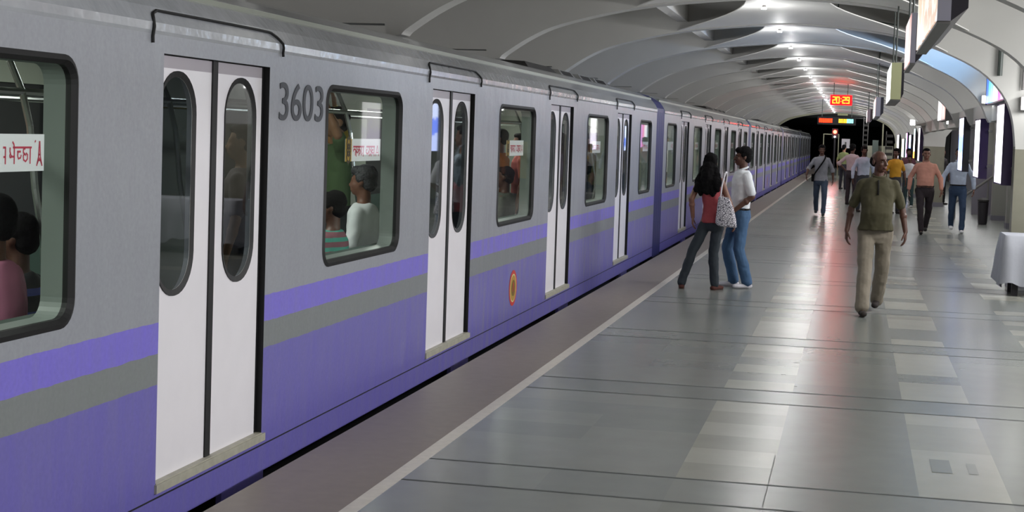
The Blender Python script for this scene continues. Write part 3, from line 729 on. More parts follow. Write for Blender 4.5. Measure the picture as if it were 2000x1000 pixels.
# pillar side ad boxes
def lightbox(x, y, L, z0, z1, face, label, cat='light box', group=None, th=.10, side='sign_dark', nm='advertising_lightbox'):
    zc = (z0+z1)/2; r = empty(nm, (x, y, zc)); tag(r, label, cat, group); h = (z1-z0)/2
    MB().box(-.012, 0, .02, L-.02, -h+.02, h-.02).build('lit_face', face, r)
    b = MB(); b.box(0, th, 0, L, -h, h); b.box(-.016, 0, 0, .02, -h, h); b.box(-.016, 0, L-.02, L, -h, h); b.build('casing', side, r)
    b = MB(); b.box(th-.01, th+.05, -.06, .12, h*.55, h*.62); b.box(th-.01, th+.05, -.06, .12, -h*.62, -h*.55); b.build('bracket', 'sign_grey', r)
    return r
mk('violet', srgb('#240c40'), .4)
lightbox(1.82, 20.48, 1.05, 1.26, 2.30, 'ad_column', 'tall white glowing advertising box behind the beige pillar by the table', th=.11, side='violet')
lightbox(1.82, 24.25, 1.05, 1.26, 2.16, 'ad_column', 'tall white glowing advertising box farther on, right above the blue-shirted man', th=.11, side='violet')
lightbox(1.82, 20.47, 3.05, 2.34, 2.92, 'ad_header', 'long pink, white and blue glowing header box under the arch', th=.10, side='violet', nm='header_lightbox')
lightbox(1.70, 31.66, 3.0, 2.25, 2.72, 'ad_pink', 'dim header box with pink and white stripes farther along the pillars', th=.12, side='sign_grey', nm='header_lightbox')
lightbox(1.82, 50.34, 1.3, 1.27, 2.28, 'ad_tri', 'white box with an orange foot glowing above the salmon-shirted man', th=.07)
lightbox(1.82, 46.61, 1.2, 1.27, 2.26, 'ad_column', 'white and magenta glowing box close beside the orange-footed one', th=.09, side='violet')
lightbox(1.82, 54.07, 2.0, .95, 2.10, 'ad_blue', 'blue wavy glowing box behind the boy in white', th=.08)
lightbox(1.82, 61.5, 3.2, 1.25, 2.0, 'ad_yellow', 'pale yellow glowing panel farthest along the pillars', th=.08)
lightbox(1.82, 57.8, 2.0, .9, 2.2, 'ad_header', 'glowing multicoloured box far down the platform among the pillars', th=.1)
lightbox(1.82, 68.99, 3.2, 1.0, 2.2, 'ad_column', 'white glowing box far down the platform, last before the end arch', th=.1)
lightbox(1.82, 27.95, 1.2, 1.3, 2.25, 'ad_blue', 'blue glowing box on the pillars between the two striped headers', th=.1)
hb = bpy.data.objects['header_lightbox']; area('sign_glow', hb, (-.03, 1.9, .22), .25, 1.6, 38, rot=(0, math.radians(125), 0), col=(.30, .58, 1))
o = MB().box(1.66, 2.05, 46.05, 46.305, 2.30, 2.42).build('bracket_canopy', 'ceiling'); tag(o, 'grey bracket canopy above the pair of glowing boxes', 'bracket')
for (x, y, z, s_, lab) in ((1.97, 20.10, 2.21, .13, 'largest square white lamp, on the beige pillar beside the glowing header'), (1.78, 23.83, 2.38, .09, 'white lamp left of the tall violet-edged box'),
                           (1.90, 35.02, 2.22, .12, 'white lamp below the dim striped header box'), (1.62, 49.94, 2.36, .14, 'small square white lamp left of the bracket canopy')):
    r = empty('square_lamp', (x, y, z)); tag(r, lab, 'lamp', 'square lamps at the pillars')
    MB().box(0, s_, -.05, 0, 0, s_*1.15).build('diffuser', 'lamp_glow', r); MB().box(-.008, s_+.008, 0, .10, -.008, s_*1.15+.008).build('backplate', 'sign_grey', r)
# pipes on the big spandrel, conduit on the vault
for i, (x, z0, z1, lab) in enumerate(((1.70, 2.62, 3.12, 'thick dark pipe running down the arch above the glowing header'), (1.98, 2.45, 3.05, 'thin grey pipe running down the arch above the square lamp'))):
    o = MB().tube([(x, RIB0-.04, z0), (x+.005, RIB0-.04, z1)], .03 if i == 0 else .016, 8).build('downpipe', 'pipe' if i == 0 else 'sign_grey'); tag(o, lab, 'pipe', 'pipes on the arch')
o = MB().tube(smooth_path([(-.28, 19.9, 3.50), (-.28, 19.9, 3.34), (-.18, 19.9, 3.26), (.1, 19.9, 3.25), (.45, 19.9, 3.20)], 3), .010, 6).build('conduit', 'pipe'); tag(o, 'thin bent cable conduit under the vault by the hanging rods', 'conduit')

# table with white cloth
r = empty('cloth_table', (1.76, 19.0, 0)); tag(r, 'table under a white cloth by the beige pillar', 'table')
MB().box(0.02, 1.6, 0.02, .62, .66, .69).build('tabletop', 'black_metal', r)
for (x, y) in ((.10, .06), (.10, .56), (1.5, .06), (1.5, .56)): MB().box(x, x+.07, y, y+.06, 0, .66).build('leg', 'black_metal', r)
b = MB()
def hem(t): return .12+.02*math.sin(t*9)+.03*math.sin(t*4+1)
path = [];
for i in range(41): path.append((-.0, .66-.66*i/40)) if i < 14 else None
per = [(0, .66-.66*i/12) for i in range(12)]+[(1.66*i/36, 0) for i in range(37)]
rows = [(.715, 0, 1), (.70, .012, 1), (.5, .03, 0), (.3, .04, 0), (0, .05, 0)]
grid = []
for ri, (z, offs, _) in enumerate(rows):
    row = []
    for i, (x, y) in enumerate(per):
        wv = math.sin(i*1.1)*.014*(ri)/2+math.sin(i*.47+1)*.012*ri/2
        nx, ny = (-1, 0) if i < 12 else (0, -1)
        if i == 12: nx, ny = -.7, -.7
        d = offs+(wv if ri > 1 else 0); zz = z if ri < 4 else hem(i*.12)+(.05 if x > .3 else 0)
        row.append((x+nx*d, y+ny*d, zz))
    grid.append(row)
vs = [p for row in grid for p in row]; nn = len(per)
b.add(vs, [(i*nn+j, i*nn+j+1, (i+1)*nn+j+1, (i+1)*nn+j) for i in range(4) for j in range(nn-1)])
b.quad((0, 0, .715), (1.66, 0, .715), (1.66, .66, .715), (0, .66, .715))
o = b.build('tablecloth', 'cloth_white', loc=(1.76, 19.0, 0), smooth=False)
for p in o.data.polygons: p.use_smooth = len(p.vertices) == 4 and p.index < len(o.data.polygons)-1
tag(o, 'white cloth draped over the table by the beige pillar', 'tablecloth')
# small things behind the pillars
r = empty('litter_bin', (2.86, 36.5, 0)); tag(r, 'dark narrow bin on the floor beyond the blue-shirted man', 'bin')
MB().loft([(0, 0, 0, .09, .09), (0, 0, .04, .10, .10), (0, 0, .50, .12, .12), (0, 0, .52, .10, .10)], 16).build('body', 'black_metal', r); MB().loft([(0, 0, .52, .125, .125), (0, 0, .56, .125, .125), (0, 0, .6, .06, .06)], 16).build('lid', 'vent_dark', r)
r = empty('barrier_rail', (2.35, 39, 0)); tag(r, 'slanting dark handrail behind the bin', 'railing')
MB().tube([(0, 0, .35), (.9, 0, 1.05)], .03, 8).build('handrail', 'sign_grey', r)
for x in (.05, .8): MB().tube([(x, 0, 0), (x, 0, .38+x*.77)], .022, 8).build('post', 'sign_grey', r)
o = MB().box(3.0, 4.3, 41.9, 42.1, 0, 1.3).build('grey_partition', 'grey_panel'); tag(o, 'blue-grey partition panel seen behind the pillars, beyond the bin', 'partition')
for i in range(3):
    r = empty('waiting_seat', (3.7, 27+i*4.0, 0)); tag(r, ['steel seat against the arcade wall, nearest of the three', 'steel seat against the arcade wall, middle of the three', 'steel seat against the arcade wall, farthest of the three'][i], 'seat', 'seats along the arcade wall')
    MB().box(0, .45, 0, 1.5, .42, .46).build('seat', 'sign_grey', r); MB().box(.43, .47, 0, 1.5, .46, .85).build('backrest', 'sign_grey', r)
    for yy in (.15, 1.3): MB().box(.18, .24, yy, yy+.06, 0, .42).build('leg', 'black_metal', r)

# ------------------------------------------------------------------ people
SKIN = [mat('skin_dark', srgb('#543529'), .5), mat('skin_brown', srgb('#7a5444'), .5), mat('skin_light', srgb('#a87c5e'), .5), mat('skin_warm', srgb('#8a5f4a'), .5)]
M['hair'] = mat('hair_black', (.004, .0035, .004), .9, bump=.3, bscale=60)
M['hair'].node_tree.nodes['Principled BSDF'].inputs['Specular IOR Level'].default_value = .15
M['hair_grey'] = mat('hair_grey', srgb('#3c3c40'), .6, bump=.6, bscale=60)
mk('eye_white', (.28, .26, .24), .3); mk('lips', srgb('#6a3a34'), .5)
_cm = {}
def cloth(h, pat=None):
    if (h, pat) in _cm: return _cm[(h, pat)]
    m = mat('cloth_'+h.strip('#'), srgb(h), .85, noise=.10, nscale=14)
    if pat:
        nt = m.node_tree; b = nt.nodes['Principled BSDF']; tc = nt.nodes.new('ShaderNodeTexCoord')
        if pat[0] == 'stripe':
            wv = nt.nodes.new('ShaderNodeTexWave'); wv.bands_direction = 'Z'; wv.inputs['Scale'].default_value = pat[2]
        else:
            wv = nt.nodes.new('ShaderNodeTexVoronoi'); wv.feature = 'DISTANCE_TO_EDGE'; wv.inputs['Scale'].default_value = pat[2]
        nt.links.new(tc.outputs['Object'], wv.inputs['Vector'])
        cr = nt.nodes.new('ShaderNodeValToRGB'); cr.color_ramp.interpolation = 'CONSTANT'
        cr.color_ramp.elements[0].color = (*srgb(pat[1]), 1); cr.color_ramp.elements[1].position = pat[3]; cr.color_ramp.elements[1].color = (*srgb(h), 1)
        nt.links.new(wv.outputs[0], cr.inputs[0]); nt.links.new(cr.outputs[0], b.inputs['Base Color'])
    _cm[(h, pat)] = m; return m
_tex = {}
def remeshed(mb, name, m, parent, voxel, wr=0., wsize=.12, smooth=2):
    o = mb.build(name, [m], None)
    md = o.modifiers.new('r', 'REMESH'); md.mode = 'VOXEL'; md.voxel_size = voxel; md.use_smooth_shade = True
    if wr:
        if wsize not in _tex:
            t = bpy.data.textures.new('folds%g' % wsize, 'CLOUDS'); t.noise_scale = wsize; t.noise_depth = 2; _tex[wsize] = t
        d = o.modifiers.new('d', 'DISPLACE'); d.texture = _tex[wsize]; d.strength = wr; d.mid_level = .5
    if smooth:
        s_ = o.modifiers.new('s', 'SMOOTH'); s_.iterations = smooth; s_.factor = .5
    bpy.context.view_layer.update()
    dg = bpy.context.evaluated_depsgraph_get(); me = bpy.data.meshes.new_from_object(o.evaluated_get(dg))
    old = o.data; o.modifiers.clear(); o.data = me; bpy.data.meshes.remove(old)
    if not me.materials: me.materials.append(m)
    me.polygons.foreach_set('use_smooth', [True]*len(me.polygons))
    if parent: o.parent = parent
    return o
def V(*a): return Vector(a)
def hand_prims(b, wr_, d, n_, th, s, curl=.5, grip=False):
    """palm, four fingers, thumb. d: finger direction, n_: where the palm faces, th: thumb side"""
    d = d.normalized(); th = (th-d*th.dot(d)).normalized(); n_ = d.cross(th) if d.cross(th).dot(n_) > 0 else -d.cross(th)
    kn = []
    for i, off in enumerate((.030, .010, -.010, -.029)):
        base = wr_+th*off*.55*s+d*.012*s; k = wr_+th*off*s+d*(.088-.005*abs(i-1))*s
        b.cap(base, k, .0145*s, .0115*s, 8); kn.append(k)
    b.cap(wr_, wr_+d*.05*s, .022*s, .024*s, 8, squash=(n_, .65))
    for i, (k, L) in enumerate(zip(kn, (.070, .078, .072, .056))):
        a = 0; p = k; c_ = curl*(1+.12*i)
        for seg, fr in enumerate((.45, .32, .23)):
            a += c_*(.55 if seg == 0 else .75); dd = (d*math.cos(a)+n_*math.sin(a)).normalized()
            q = p+dd*L*fr*s; b.cap(p, q, (.0092-.0008*seg)*s, (.0086-.001*seg)*s, 8); p = q
    p = wr_+th*.022*s+d*.022*s
    d1 = (th*.75+d*.65+n_*.25).normalized(); q = p+d1*.036*s; b.cap(p, q, .0125*s, .0105*s, 8)
    d2 = (th*.25+d*.9+n_*.35).normalized(); q2 = q+d2*.030*s; b.cap(q, q2, .0105*s, .009*s, 8)
    d3 = (d*.9+n_*.4).normalized(); b.cap(q2, q2+d3*.022*s, .009*s, .0075*s, 8)
def person(loc, rot, H, label, shirt, trousers, skin=0, shoes='#1a1412', sleeve='short', hair='short', pose=None, voxel=.009, tuck=True, belly=0., build=1., detail=True, group=None, seated=False, sole=None, hairm='hair', neckline=None):
    P = dict(hipz=.90, lean=(0, 0), knee=[(-.10, -.02, .48), (.10, -.02, .48)], ankle=[(-.11, .0, .085), (.11, 0, .085)], toe=[0, 0],
             elbow=[(-.27, .02, 1.12), (.27, .02, 1.12)], wrist=[(-.29, -.04, .87), (.29, -.04, .87)], hdir=[(0, -.1, -1), (0, -.1, -1)], palm=[(1, 0, 0), (-1, 0, 0)], thumb=[(0, -1, 0), (0, -1, 0)],
             yaw=0, pitch=0, curl=.45, hip=(0, 0), sh=(0, 0), shz=0)
    if pose: P.update(pose)
    s = H/1.70
    S = lambda p: Vector(p)*s
    sm = SKIN[skin]
    hx, hy = P['hip']; sx_, sy_ = P['sh']; hz = P['hipz']; dz = hz-.90+P['shz']
    hipc = V(hx, hy, hz); chest = V(sx_, sy_, 1.25+dz); nb = V(sx_*1.05, sy_*1.05, 1.44+dz)
    B = build
    shp = [V(sx_-.155*B, sy_, 1.365+dz), V(sx_+.155*B, sy_, 1.365+dz)]
    hips = [V(hx-.085*B, hy, hz), V(hx+.085*B, hy, hz)]
    def mid(t): return hipc.lerp(nb, t)
    # --- body
    b = MB()
    def ringz(items, infl=0.):
        out = []
        for z, rx, ry, oy in items:
            t = (z-.90)/(1.44-.90); c = hipc.lerp(nb, t); out.append((c.x*s, (c.y+oy)*s, c.z*s, (rx*B+infl)*s, (ry+infl)*s))
        return out
    core = [(.86, .10, .08, 0), (.95, .125, .09, 0), (1.05, .12, .085, -belly*.3), (1.2, .135, .09, 0), (1.33, .14, .085, 0), (1.40, .11, .065, 0), (1.44, .06, .05, 0)]
    b.loft(ringz(core))
    hd = nb+V(0, -.012, .155)+V(P.get('hoff', (0, 0))[0], P.get('hoff', (0, 0))[1], 0)
    b.cap(S(nb-V(0, 0, .05)), S(hd-V(0, -.015, .05)), .054*s, .050*s)
    Rz = Matrix.Rotation(P['yaw'], 3, 'Z') @ Matrix.Rotation(P['pitch'], 3, 'X')
    HP = lambda x, y, z: S(hd)+Rz @ (V(x, y, z)*s)
    def he(bb, c, r, rot=None): bb.ell(HP(*c), tuple(q*s for q in r), rot=Rz if rot is None else Rz @ rot)
    he(b, (0, .012, .03), (.073, .090, .082)); he(b, (0, -.02, -.035), (.060, .068, .078)); he(b, (0, -.058, -.088), (.026, .022, .020))
    he(b, (0, -.075, .018), (.048, .014, .010)); he(b, (0, -.088, -.062), (.023, .010, .006)); he(b, (0, -.086, -.073), (.020, .010, .006))
    for q in (-1, 1): he(b, (q*.036, -.060, -.028), (.022, .020, .022)); he(b, (q*.075, .012, -.008), (.009, .019, .030))
    b.cap(HP(0, -.083, .008), HP(0, -.102, -.030), .008*s, .013*s, 8); he(b, (0, -.092, -.036), (.017, .012, .009))
    for i in (0, 1):
        el, wr_ = V(*P['elbow'][i]), V(*P['wrist'][i])
        b.cap(S(shp[i]), S(el), .045*s, .036*s); b.cap(S(el), S(wr_), .038*s, .025*s)
        fm = el.lerp(wr_, .3); b.ell(S(fm), (.040*s, .040*s, .045*s))
        if detail: hand_prims(b, S(wr_), V(*P['hdir'][i]), V(*P['palm'][i]), V(*P['thumb'][i]), s, P['curl'])
        else:
            d = V(*P['hdir'][i]).normalized(); b.cap(S(wr_), S(wr_)+d*.08*s, .028*s, .030*s, 8, squash=((1, 0, 0), .6)); b.cap(S(wr_)+d*.08*s, S(wr_)+d*.15*s+V(*P['palm'][i])*.02*s, .022*s, .014*s, 8)
        kn, an = V(*P['knee'][i]), V(*P['ankle'][i])
        b.cap(S(hips[i]), S(kn), .072*s, .046*s); b.cap(S(kn), S(an), .045*s, .032*s)
        f = Matrix.Rotation(P['toe'][i], 3, 'Z') @ V(0, -1, 0)
        b.cap(S(an)+V(0, 0, -.04*s), S(an)+f*.11*s+V(0, 0, -.05*s), .028*s, .022*s, 8)
    body = remeshed(b, 'person', sm, None, voxel*.62 if detail else voxel, smooth=1)
    body.location = loc; body.rotation_euler = (0, 0, rot)
    tag(body, label, 'person', group)
    # --- shirt
    b = MB()
    lowz = .935 if tuck else P.get('hemz', .84)
    items = [(lowz, .148, .104, -belly*.4), (.97, .152, .106+belly*.5, -belly*.8), (1.06, .152, .106+belly*.6, -belly), (1.16, .160, .110+belly*.4, -belly*.6), (1.27, .172, .115, -belly*.2), (1.35, .165, .108, 0), (1.405, .125, .088, 0), (1.435, .075, .070, .0)]
    if not tuck: items[0] = (lowz, .176, .127+belly*.3, -belly*.5)
    if sleeve == 'tank': items = [(z, rx*(.93 if z > 1 else 1.04), ry*(.93 if z > 1 else 1.04), o) for z, rx, ry, o in items[:-2]]+[(1.38, .12, .08, 0)]
    b.loft(ringz(items), 24)
    for i in (0, 1):
        el, wr_ = V(*P['elbow'][i]), V(*P['wrist'][i])
        if sleeve != 'tank':
            b.cap(S(nb.lerp(shp[i], .30)+V(0, 0, -.050)), S(shp[i]+V(0, 0, -.012)), .058*s, .054*s)
            e2 = shp[i].lerp(el, .82) if sleeve == 'short' else el
            b.cap(S(shp[i]+V(0, 0, -.01)), S(e2), .056*s, (.054 if sleeve == 'short' else .048)*s)
            if sleeve == 'long': b.cap(S(el), S(el.lerp(wr_, .93)), .052*s, .040*s)
            if sleeve == 'rolled': b.cap(S(el), S(el.lerp(wr_, .2)), .054*s, .052*s)
        else:
            b.cap(S(nb.lerp(shp[i], .55)+V(0, 0, -.02)), S(shp[i].lerp(chest, .5)), .030*s, .05*s)
    sh = remeshed(b, 'shirt', cloth(*shirt) if isinstance(shirt, tuple) else cloth(shirt), body, voxel, .022*s, .10)
    if sleeve != 'tank' and detail:
        b = MB(); pts = []
        for k in range(13):
            a = 2*PI*k/12; pts.append(S(nb+V(.062*math.sin(a), -.060*math.cos(a)-.005, .012-.022*math.cos(a))))
        b.tube(pts, .014*s, 8); remeshed(b, 'collar', sh.data.materials[0], body, voxel*.8, 0)
    # --- trousers
    b = MB()
    tr = ringz([(.74, .120, .085, 0), (.80, .152, .112, 0), (.86, .160, .118, .005), (.93, .156, .113, 0), (.975, .155, .112+belly*.3, -belly*.4)] if tuck else [(.74, .120, .085, 0), (.80, .150, .110, 0), (.86, .155, .113, .005), (.93, .146, .106, 0), (.965, .140, .100, 0)])
    b.loft(tr, 24)
    for i in (0, 1):
        kn, an = V(*P['knee'][i]), V(*P['ankle'][i]); w_ = P.get('legw', 1.)
        hp = hips[i]+V(0, 0, -.03)
        b.cap(S(hp), S(kn), .092*s*B, .066*s*w_); b.cap(S(kn), S(an+V(0, .0, -.0)), .066*s*w_, .056*s*w_*P.get('hem', 1.))
    tro = remeshed(b, 'trousers', cloth(trousers), body, voxel, .024*s, .09)
    if tuck and detail:
        b = MB(); pts = []
        c = ringz([(.960, .153, .111+belly*.3, -belly*.4)])[0]
        for k in range(25):
            a = 2*PI*k/24; pts.append((c[0]+c[3]*math.cos(a), c[1]+c[4]*math.sin(a), c[2]))
        MB().tube(pts, .014*s, 6).build('belt', cloth('#17110e'), body, smooth=True)
    # --- shoes
    for i in (0, 1):
        an = V(*P['ankle'][i]); f = Matrix.Rotation(P['toe'][i], 3, 'Z') @ V(0, -1, 0); b = MB(); g = V(an.x, an.y, an.z)
        zf = an.z-.085
        pitch_ = P.get('lift', [0, 0])[i]
        heel = V(an.x, an.y, zf+.032+pitch_)-f*.035; toe_ = V(an.x, an.y, zf+.030)+f*.155
        b.cap(S(heel), S(toe_), .038*s, .034*s, 12, squash=((0, 0, 1), .82)); b.cap(S(an-V(0, 0, .01)), S(heel+f*.02), .040*s, .040*s)
        b.cap(S(heel+f*.06), S(toe_-f*.02), .040*s, .040*s, 12, squash=((0, 0, 1), .75))
        remeshed(b, 'shoe', cloth(shoes), body, min(voxel, .010), 0, smooth=1)
    # --- hair
    b = MB()
    if hair == 'short':
        he(b, (0, .028, .045), (.081, .088, .080)); he(b, (0, .050, -.005), (.070, .060, .065)); he(b, (0, -.035, .085), (.058, .045, .032))
    elif hair == 'full':
        he(b, (0, .026, .048), (.086, .092, .086)); he(b, (0, .052, -.005), (.076, .064, .075)); he(b, (0, -.045, .078), (.066, .048, .040)); he(b, (-.062, .0, .02), (.025, .035, .035)); he(b, (.062, 0, .02), (.025, .035, .035))
    elif hair == 'bald':
        he(b, (0, .050, .005), (.0795, .058, .066)); he(b, (-.058, .025, -.005), (.020, .035, .030)); he(b, (.058, .025, -.005), (.020, .035, .030))
    elif hair == 'long':
        he(b, (0, .028, .040), (.088, .095, .088)); he(b, (0, .05, -.02), (.092, .070, .09)); he(b, (0, -.04, .07), (.066, .048, .04))
        for (x0, y0, z0, r0_, x1, y1, z1, r1_) in ((0, .07, -.05, .085, 0, .105, -.20, .088), (-.07, .05, -.08, .05, -.12, .09, -.26, .06), (.07, .05, -.08, .05, .12, .09, -.25, .06), (0, .10, -.18, .09, .0, .12, -.34, .06), (-.06, .1, -.22, .06, -.10, .12, -.36, .03), (.06, .1, -.22, .06, .09, .12, -.37, .03), (-.10, .10, -.22, .06, -.14, .13, -.33, .035), (.10, .10, -.22, .06, .14, .13, -.34, .035), (-.05, .1, -.3, .07, -.07, .11, -.38, .04), (.06, .1, -.3, .07, .08, .11, -.39, .03)):
            b.cap(HP(x0, y0, z0), HP(x1, y1, z1), r0_*s, r1_*s)
    if hair: remeshed(b, 'hair', M[hairm], body, voxel*.8, .03 if hair == 'long' else .012, .05, 1)
    if detail:
        for q in (-1, 1):
            b = MB(); b.ell(HP(q*.029, -.078, -.002), (.0115*s, .0055*s, .0055*s), 0, rot=Rz); b.ell(HP(q*.029, -.0825, -.002), (.0055*s, .003*s, .0055*s), 1, rot=Rz)
            b.build('eye', ['eye_white', 'hair'], body, smooth=True)
            MB().cap(HP(q*.016, -.088, .020), HP(q*.046, -.080, .020), .004*s, .003*s, 6).build('eyebrow', 'hair', body)
        MB().ell(HP(0, -.0955, -.067), (.021*s, .005*s, .008*s), rot=Rz).build('lips', 'lips', body, smooth=True)
    if detail: body['pose_scale'] = s
    return body

# the man in olive walking towards the camera, looking to his left
man = person((.235, 16.3, 0), 0, 1.65, 'person in an olive polo shirt and khaki trousers walking closest to the camera', '#48442f', '#857c6e', skin=0, shoes='#231a17', hair='bald', belly=.06, build=1.06, tuck=False, voxel=.009,
    pose=dict(knee=[(-.095, -.17, .50), (.085, .10, .48)], ankle=[(-.105, -.36, .088), (.05, .32, .115)], toe=[.1, -.15], lift=[0, .03], elbow=[(-.255, .03, 1.10), (.265, .05, 1.10)], wrist=[(-.295, -.07, .86), (.305, .0, .87)],
              hdir=[(.0, -.15, -1), (.02, -.1, -1)], yaw=.75, curl=.5, legw=1.14, hem=1.12, hemz=.875, thumb=[(.2, -1, 0), (-.2, -1, 0)], sh=(.01, 0)))
sc_ = man['pose_scale']; b = MB(); b.tube([Vector((.008, -.098, 1.40))*sc_, Vector((.01, -.122, 1.33))*sc_, Vector((.01, -.138, 1.25))*sc_], .011*sc_, 6); b.build('placket', cloth('#1d1b16'), man, smooth=True)
# girl seen from behind
girl = person((-1.60, 17.85, 0), PI, 1.55, 'person with long dark hair and a red sleeveless top, seen from behind', '#9c4248', '#2a3138', skin=1, shoes='#4a241c', sleeve='tank', hair='long', build=.86, tuck=False, voxel=.009,
    pose=dict(hip=(-.055, 0), sh=(0, .0), knee=[(.02-.09, .0, .47), (.19, .02, .48)], ankle=[(-.10, .0, .075), (.31, .02, .075)], toe=[-.5, .1],
              elbow=[(-.25, .03, 1.10), (.225, .04, 1.13)], wrist=[(-.31, -.08, .88), (.205, -.02, .90)], hdir=[(-.1, -.2, -1), (0, -.1, -1)], yaw=-.25, legw=.98, hem=1.0))
# man facing her, in profile towards the train
guy = person((-1.31, 18.25, 0), -1.15, 1.63, 'person in a white polo shirt and blue jeans facing the long-haired person', '#d9dce0', '#3f5d7f', skin=0, shoes='#c9c6cc', hair='full', build=1.0, tuck=True, voxel=.009,
    pose=dict(sh=(0, .05), hip=(0, .03), knee=[(-.12, -.07, .48), (.10, .0, .48)], ankle=[(-.15, .04, .085), (.10, .12, .085)], toe=[-.3, .1], elbow=[(-.25, .10, 1.12), (.22, .10, 1.12)], wrist=[(-.16, -.12, .93), (.15, -.13, .92)],
              hdir=[(.3, -.6, -.7), (-.2, -.6, -.7)], palm=[(1, 0, 0), (-1, 0, 0)], yaw=-.15, pitch=.0, legw=1.05, hem=1.15))
# shoulder bag of the girl
r = empty('tote_bag', (-1.435, 17.70, .74)); r.rotation_euler = (0, .12, 0)
tag(r, 'white patterned tote bag hanging from the long-haired person\'s shoulder', 'bag')
b = MB(); b.loft([(.045, 0, .0, .10, .030), (.04, 0, .02, .125, .045), (.02, 0, .14, .11, .05), (-.015, 0, .27, .08, .035), (-.035, 0, .33, .06, .016)], 24)
o = remeshed(b, 'bag_body', cloth('#d8d4da', ('cell', '#4a4854', 44, .08)), r, .009, .02, .08)
b = MB(); b.tube(smooth_path([(-.07, 0, .32), (-.075, .0, .46), (-.06, .04, .60), (-.05, .14, .585), (-.05, .2, .45)], 4), .010, 6); b.build('strap', cloth('#d8d4da'), r, smooth=True)

WALK1 = dict(knee=[(-.10, -.16, .50), (.10, .08, .48)], ankle=[(-.10, -.22, .09), (.10, .30, .13)], lift=[0, .03], elbow=[(-.29, .06, 1.12), (.29, .0, 1.12)], wrist=[(-.31, .02, .88), (.31, -.16, .90)])
WALK2 = dict(knee=[(-.10, .08, .48), (.10, -.16, .50)], ankle=[(-.09, .28, .13), (.09, -.22, .09)], lift=[.03, 0], elbow=[(-.29, .0, 1.12), (.29, .06, 1.12)], wrist=[(-.32, -.14, .90), (.31, .02, .88)])
bagman = person((-.77, 37.5, 0), 0, 1.66, 'person in a grey shirt and jeans with a dark strap across the chest', '#8a8a92', '#39465a', skin=0, shoes='#20252a', hair='full', tuck=False, voxel=.012, sleeve='rolled', detail=True,
    pose=dict(WALK2, wrist=[(-.34, -.18, .98), (.29, .0, .88)], elbow=[(-.30, .03, 1.14), (.27, .03, 1.12)]))
r = empty('crossbody_bag', (-.77, 37.5, 0)); tag(r, 'dark crossbody bag on the grey-shirted walking person', 'bag')
b = MB(); b.tube(smooth_path([(.09, -.03, 1.42), (.07, -.12, 1.33), (-.02, -.14, 1.18), (-.12, -.13, 1.03), (-.17, -.08, .94)], 3), .018, 6); b.build('strap', 'hair', r)
b = MB(); b.loft([(-.19, 0, .80, .03, .10), (-.19, 0, .98, .035, .12)], 14); remeshed(b, 'pouch', M['hair'], r, .012)
person((-.08, 45, 0), PI-.5, 1.70, 'person in a pinkish shirt standing with a hand on the hip, back turned', '#b9a3a8', '#2c2228', skin=0, hair='full', sleeve='rolled', voxel=.013, detail=False,
    pose=dict(elbow=[(-.28, .02, 1.12), (.36, .12, 1.16)], wrist=[(-.28, -.05, .87), (.18, .04, .98)], hdir=[(0, 0, -1), (-.6, 0, -.6)]))
person((.22, 40.5, 0), .3, 1.66, 'person in a pale blue shirt mostly hidden behind the olive-shirted walker', '#aab4c8', '#30343c', skin=0, hair='full', sleeve='long', voxel=.014, detail=False)
person((1.0, 40.3, 0), .5, 1.63, 'person in a yellow shirt looking aside behind the olive-shirted walker', '#b8841c', '#2c2a30', skin=0, hair='full', voxel=.014, detail=False, pose=dict(yaw=-.9))
person((1.50, 45.0, 0), -.2, 1.45, 'short person in a white shirt standing before the blue glowing box', '#b9bcc0', '#243a3c', skin=0, hair='full', voxel=.013, detail=False, shoes='#b8b8b8')
person((1.36, 31.5, 0), 0, 1.67, 'person in a salmon long-sleeved shirt and dark trousers walking', '#bd8674', '#261c20', skin=1, hair='short', sleeve='long', voxel=.011, build=1.08, belly=.03, detail=True, shoes='#151110',
    pose=dict(WALK1, ankle=[(-.05, -.22, .09), (.05, .3, .13)], knee=[(-.08, -.16, .5), (.09, .08, .48)], yaw=.1))
person((2.05, 32.6, 0), 0, 1.70, 'person in a light blue shirt and jeans with white shoes walking', '#b3bed2', '#2d405c', skin=1, hair='short', sleeve='long', voxel=.011, detail=True, shoes='#d0d0d4',
    pose=dict(WALK2, yaw=-.1))
person((2.53, 48, 0), .8, 1.65, 'person in dark clothes standing between the salmon and blue shirts', '#2a2428', '#1d1a1e', skin=0, hair='short', voxel=.014, detail=False)
person((-.42, 60, 0), 2.6, 1.66, 'person in a pale green shirt far off beside the notice board', '#8f9a62', '#2c2a30', skin=2, hair='full', voxel=.015, detail=False)
person((1.62, 50, 0), .2, 1.62, 'person in maroon far off behind the salmon-shirted walker', '#5c3640', '#2c2a30', skin=0, hair='full', voxel=.015, detail=False)

# passengers inside the train
SEAT = dict(hipz=.56, knee=[(-.11, -.42, .52), (.11, -.42, .52)], ankle=[(-.11, -.40, .18), (.11, -.40, .18)], elbow=[(-.25, -.02, .80), (.25, -.02, .80)], wrist=[(-.12, -.24, .68), (.12, -.24, .68)], hdir=[(.4, -.8, -.2), (-.4, -.8, -.2)])
TF = .085
def rider(x, y, rot, H, label, shirt, tro, seat=False, **kw):
    p = dict(SEAT) if seat else {}
    p.update(kw.pop('pose', {}))
    z = TF
    return person((TX+x, y, z), rot, H, label, shirt, tro, voxel=kw.pop('voxel', .014), detail=kw.pop('detail', False), pose=p, **kw)
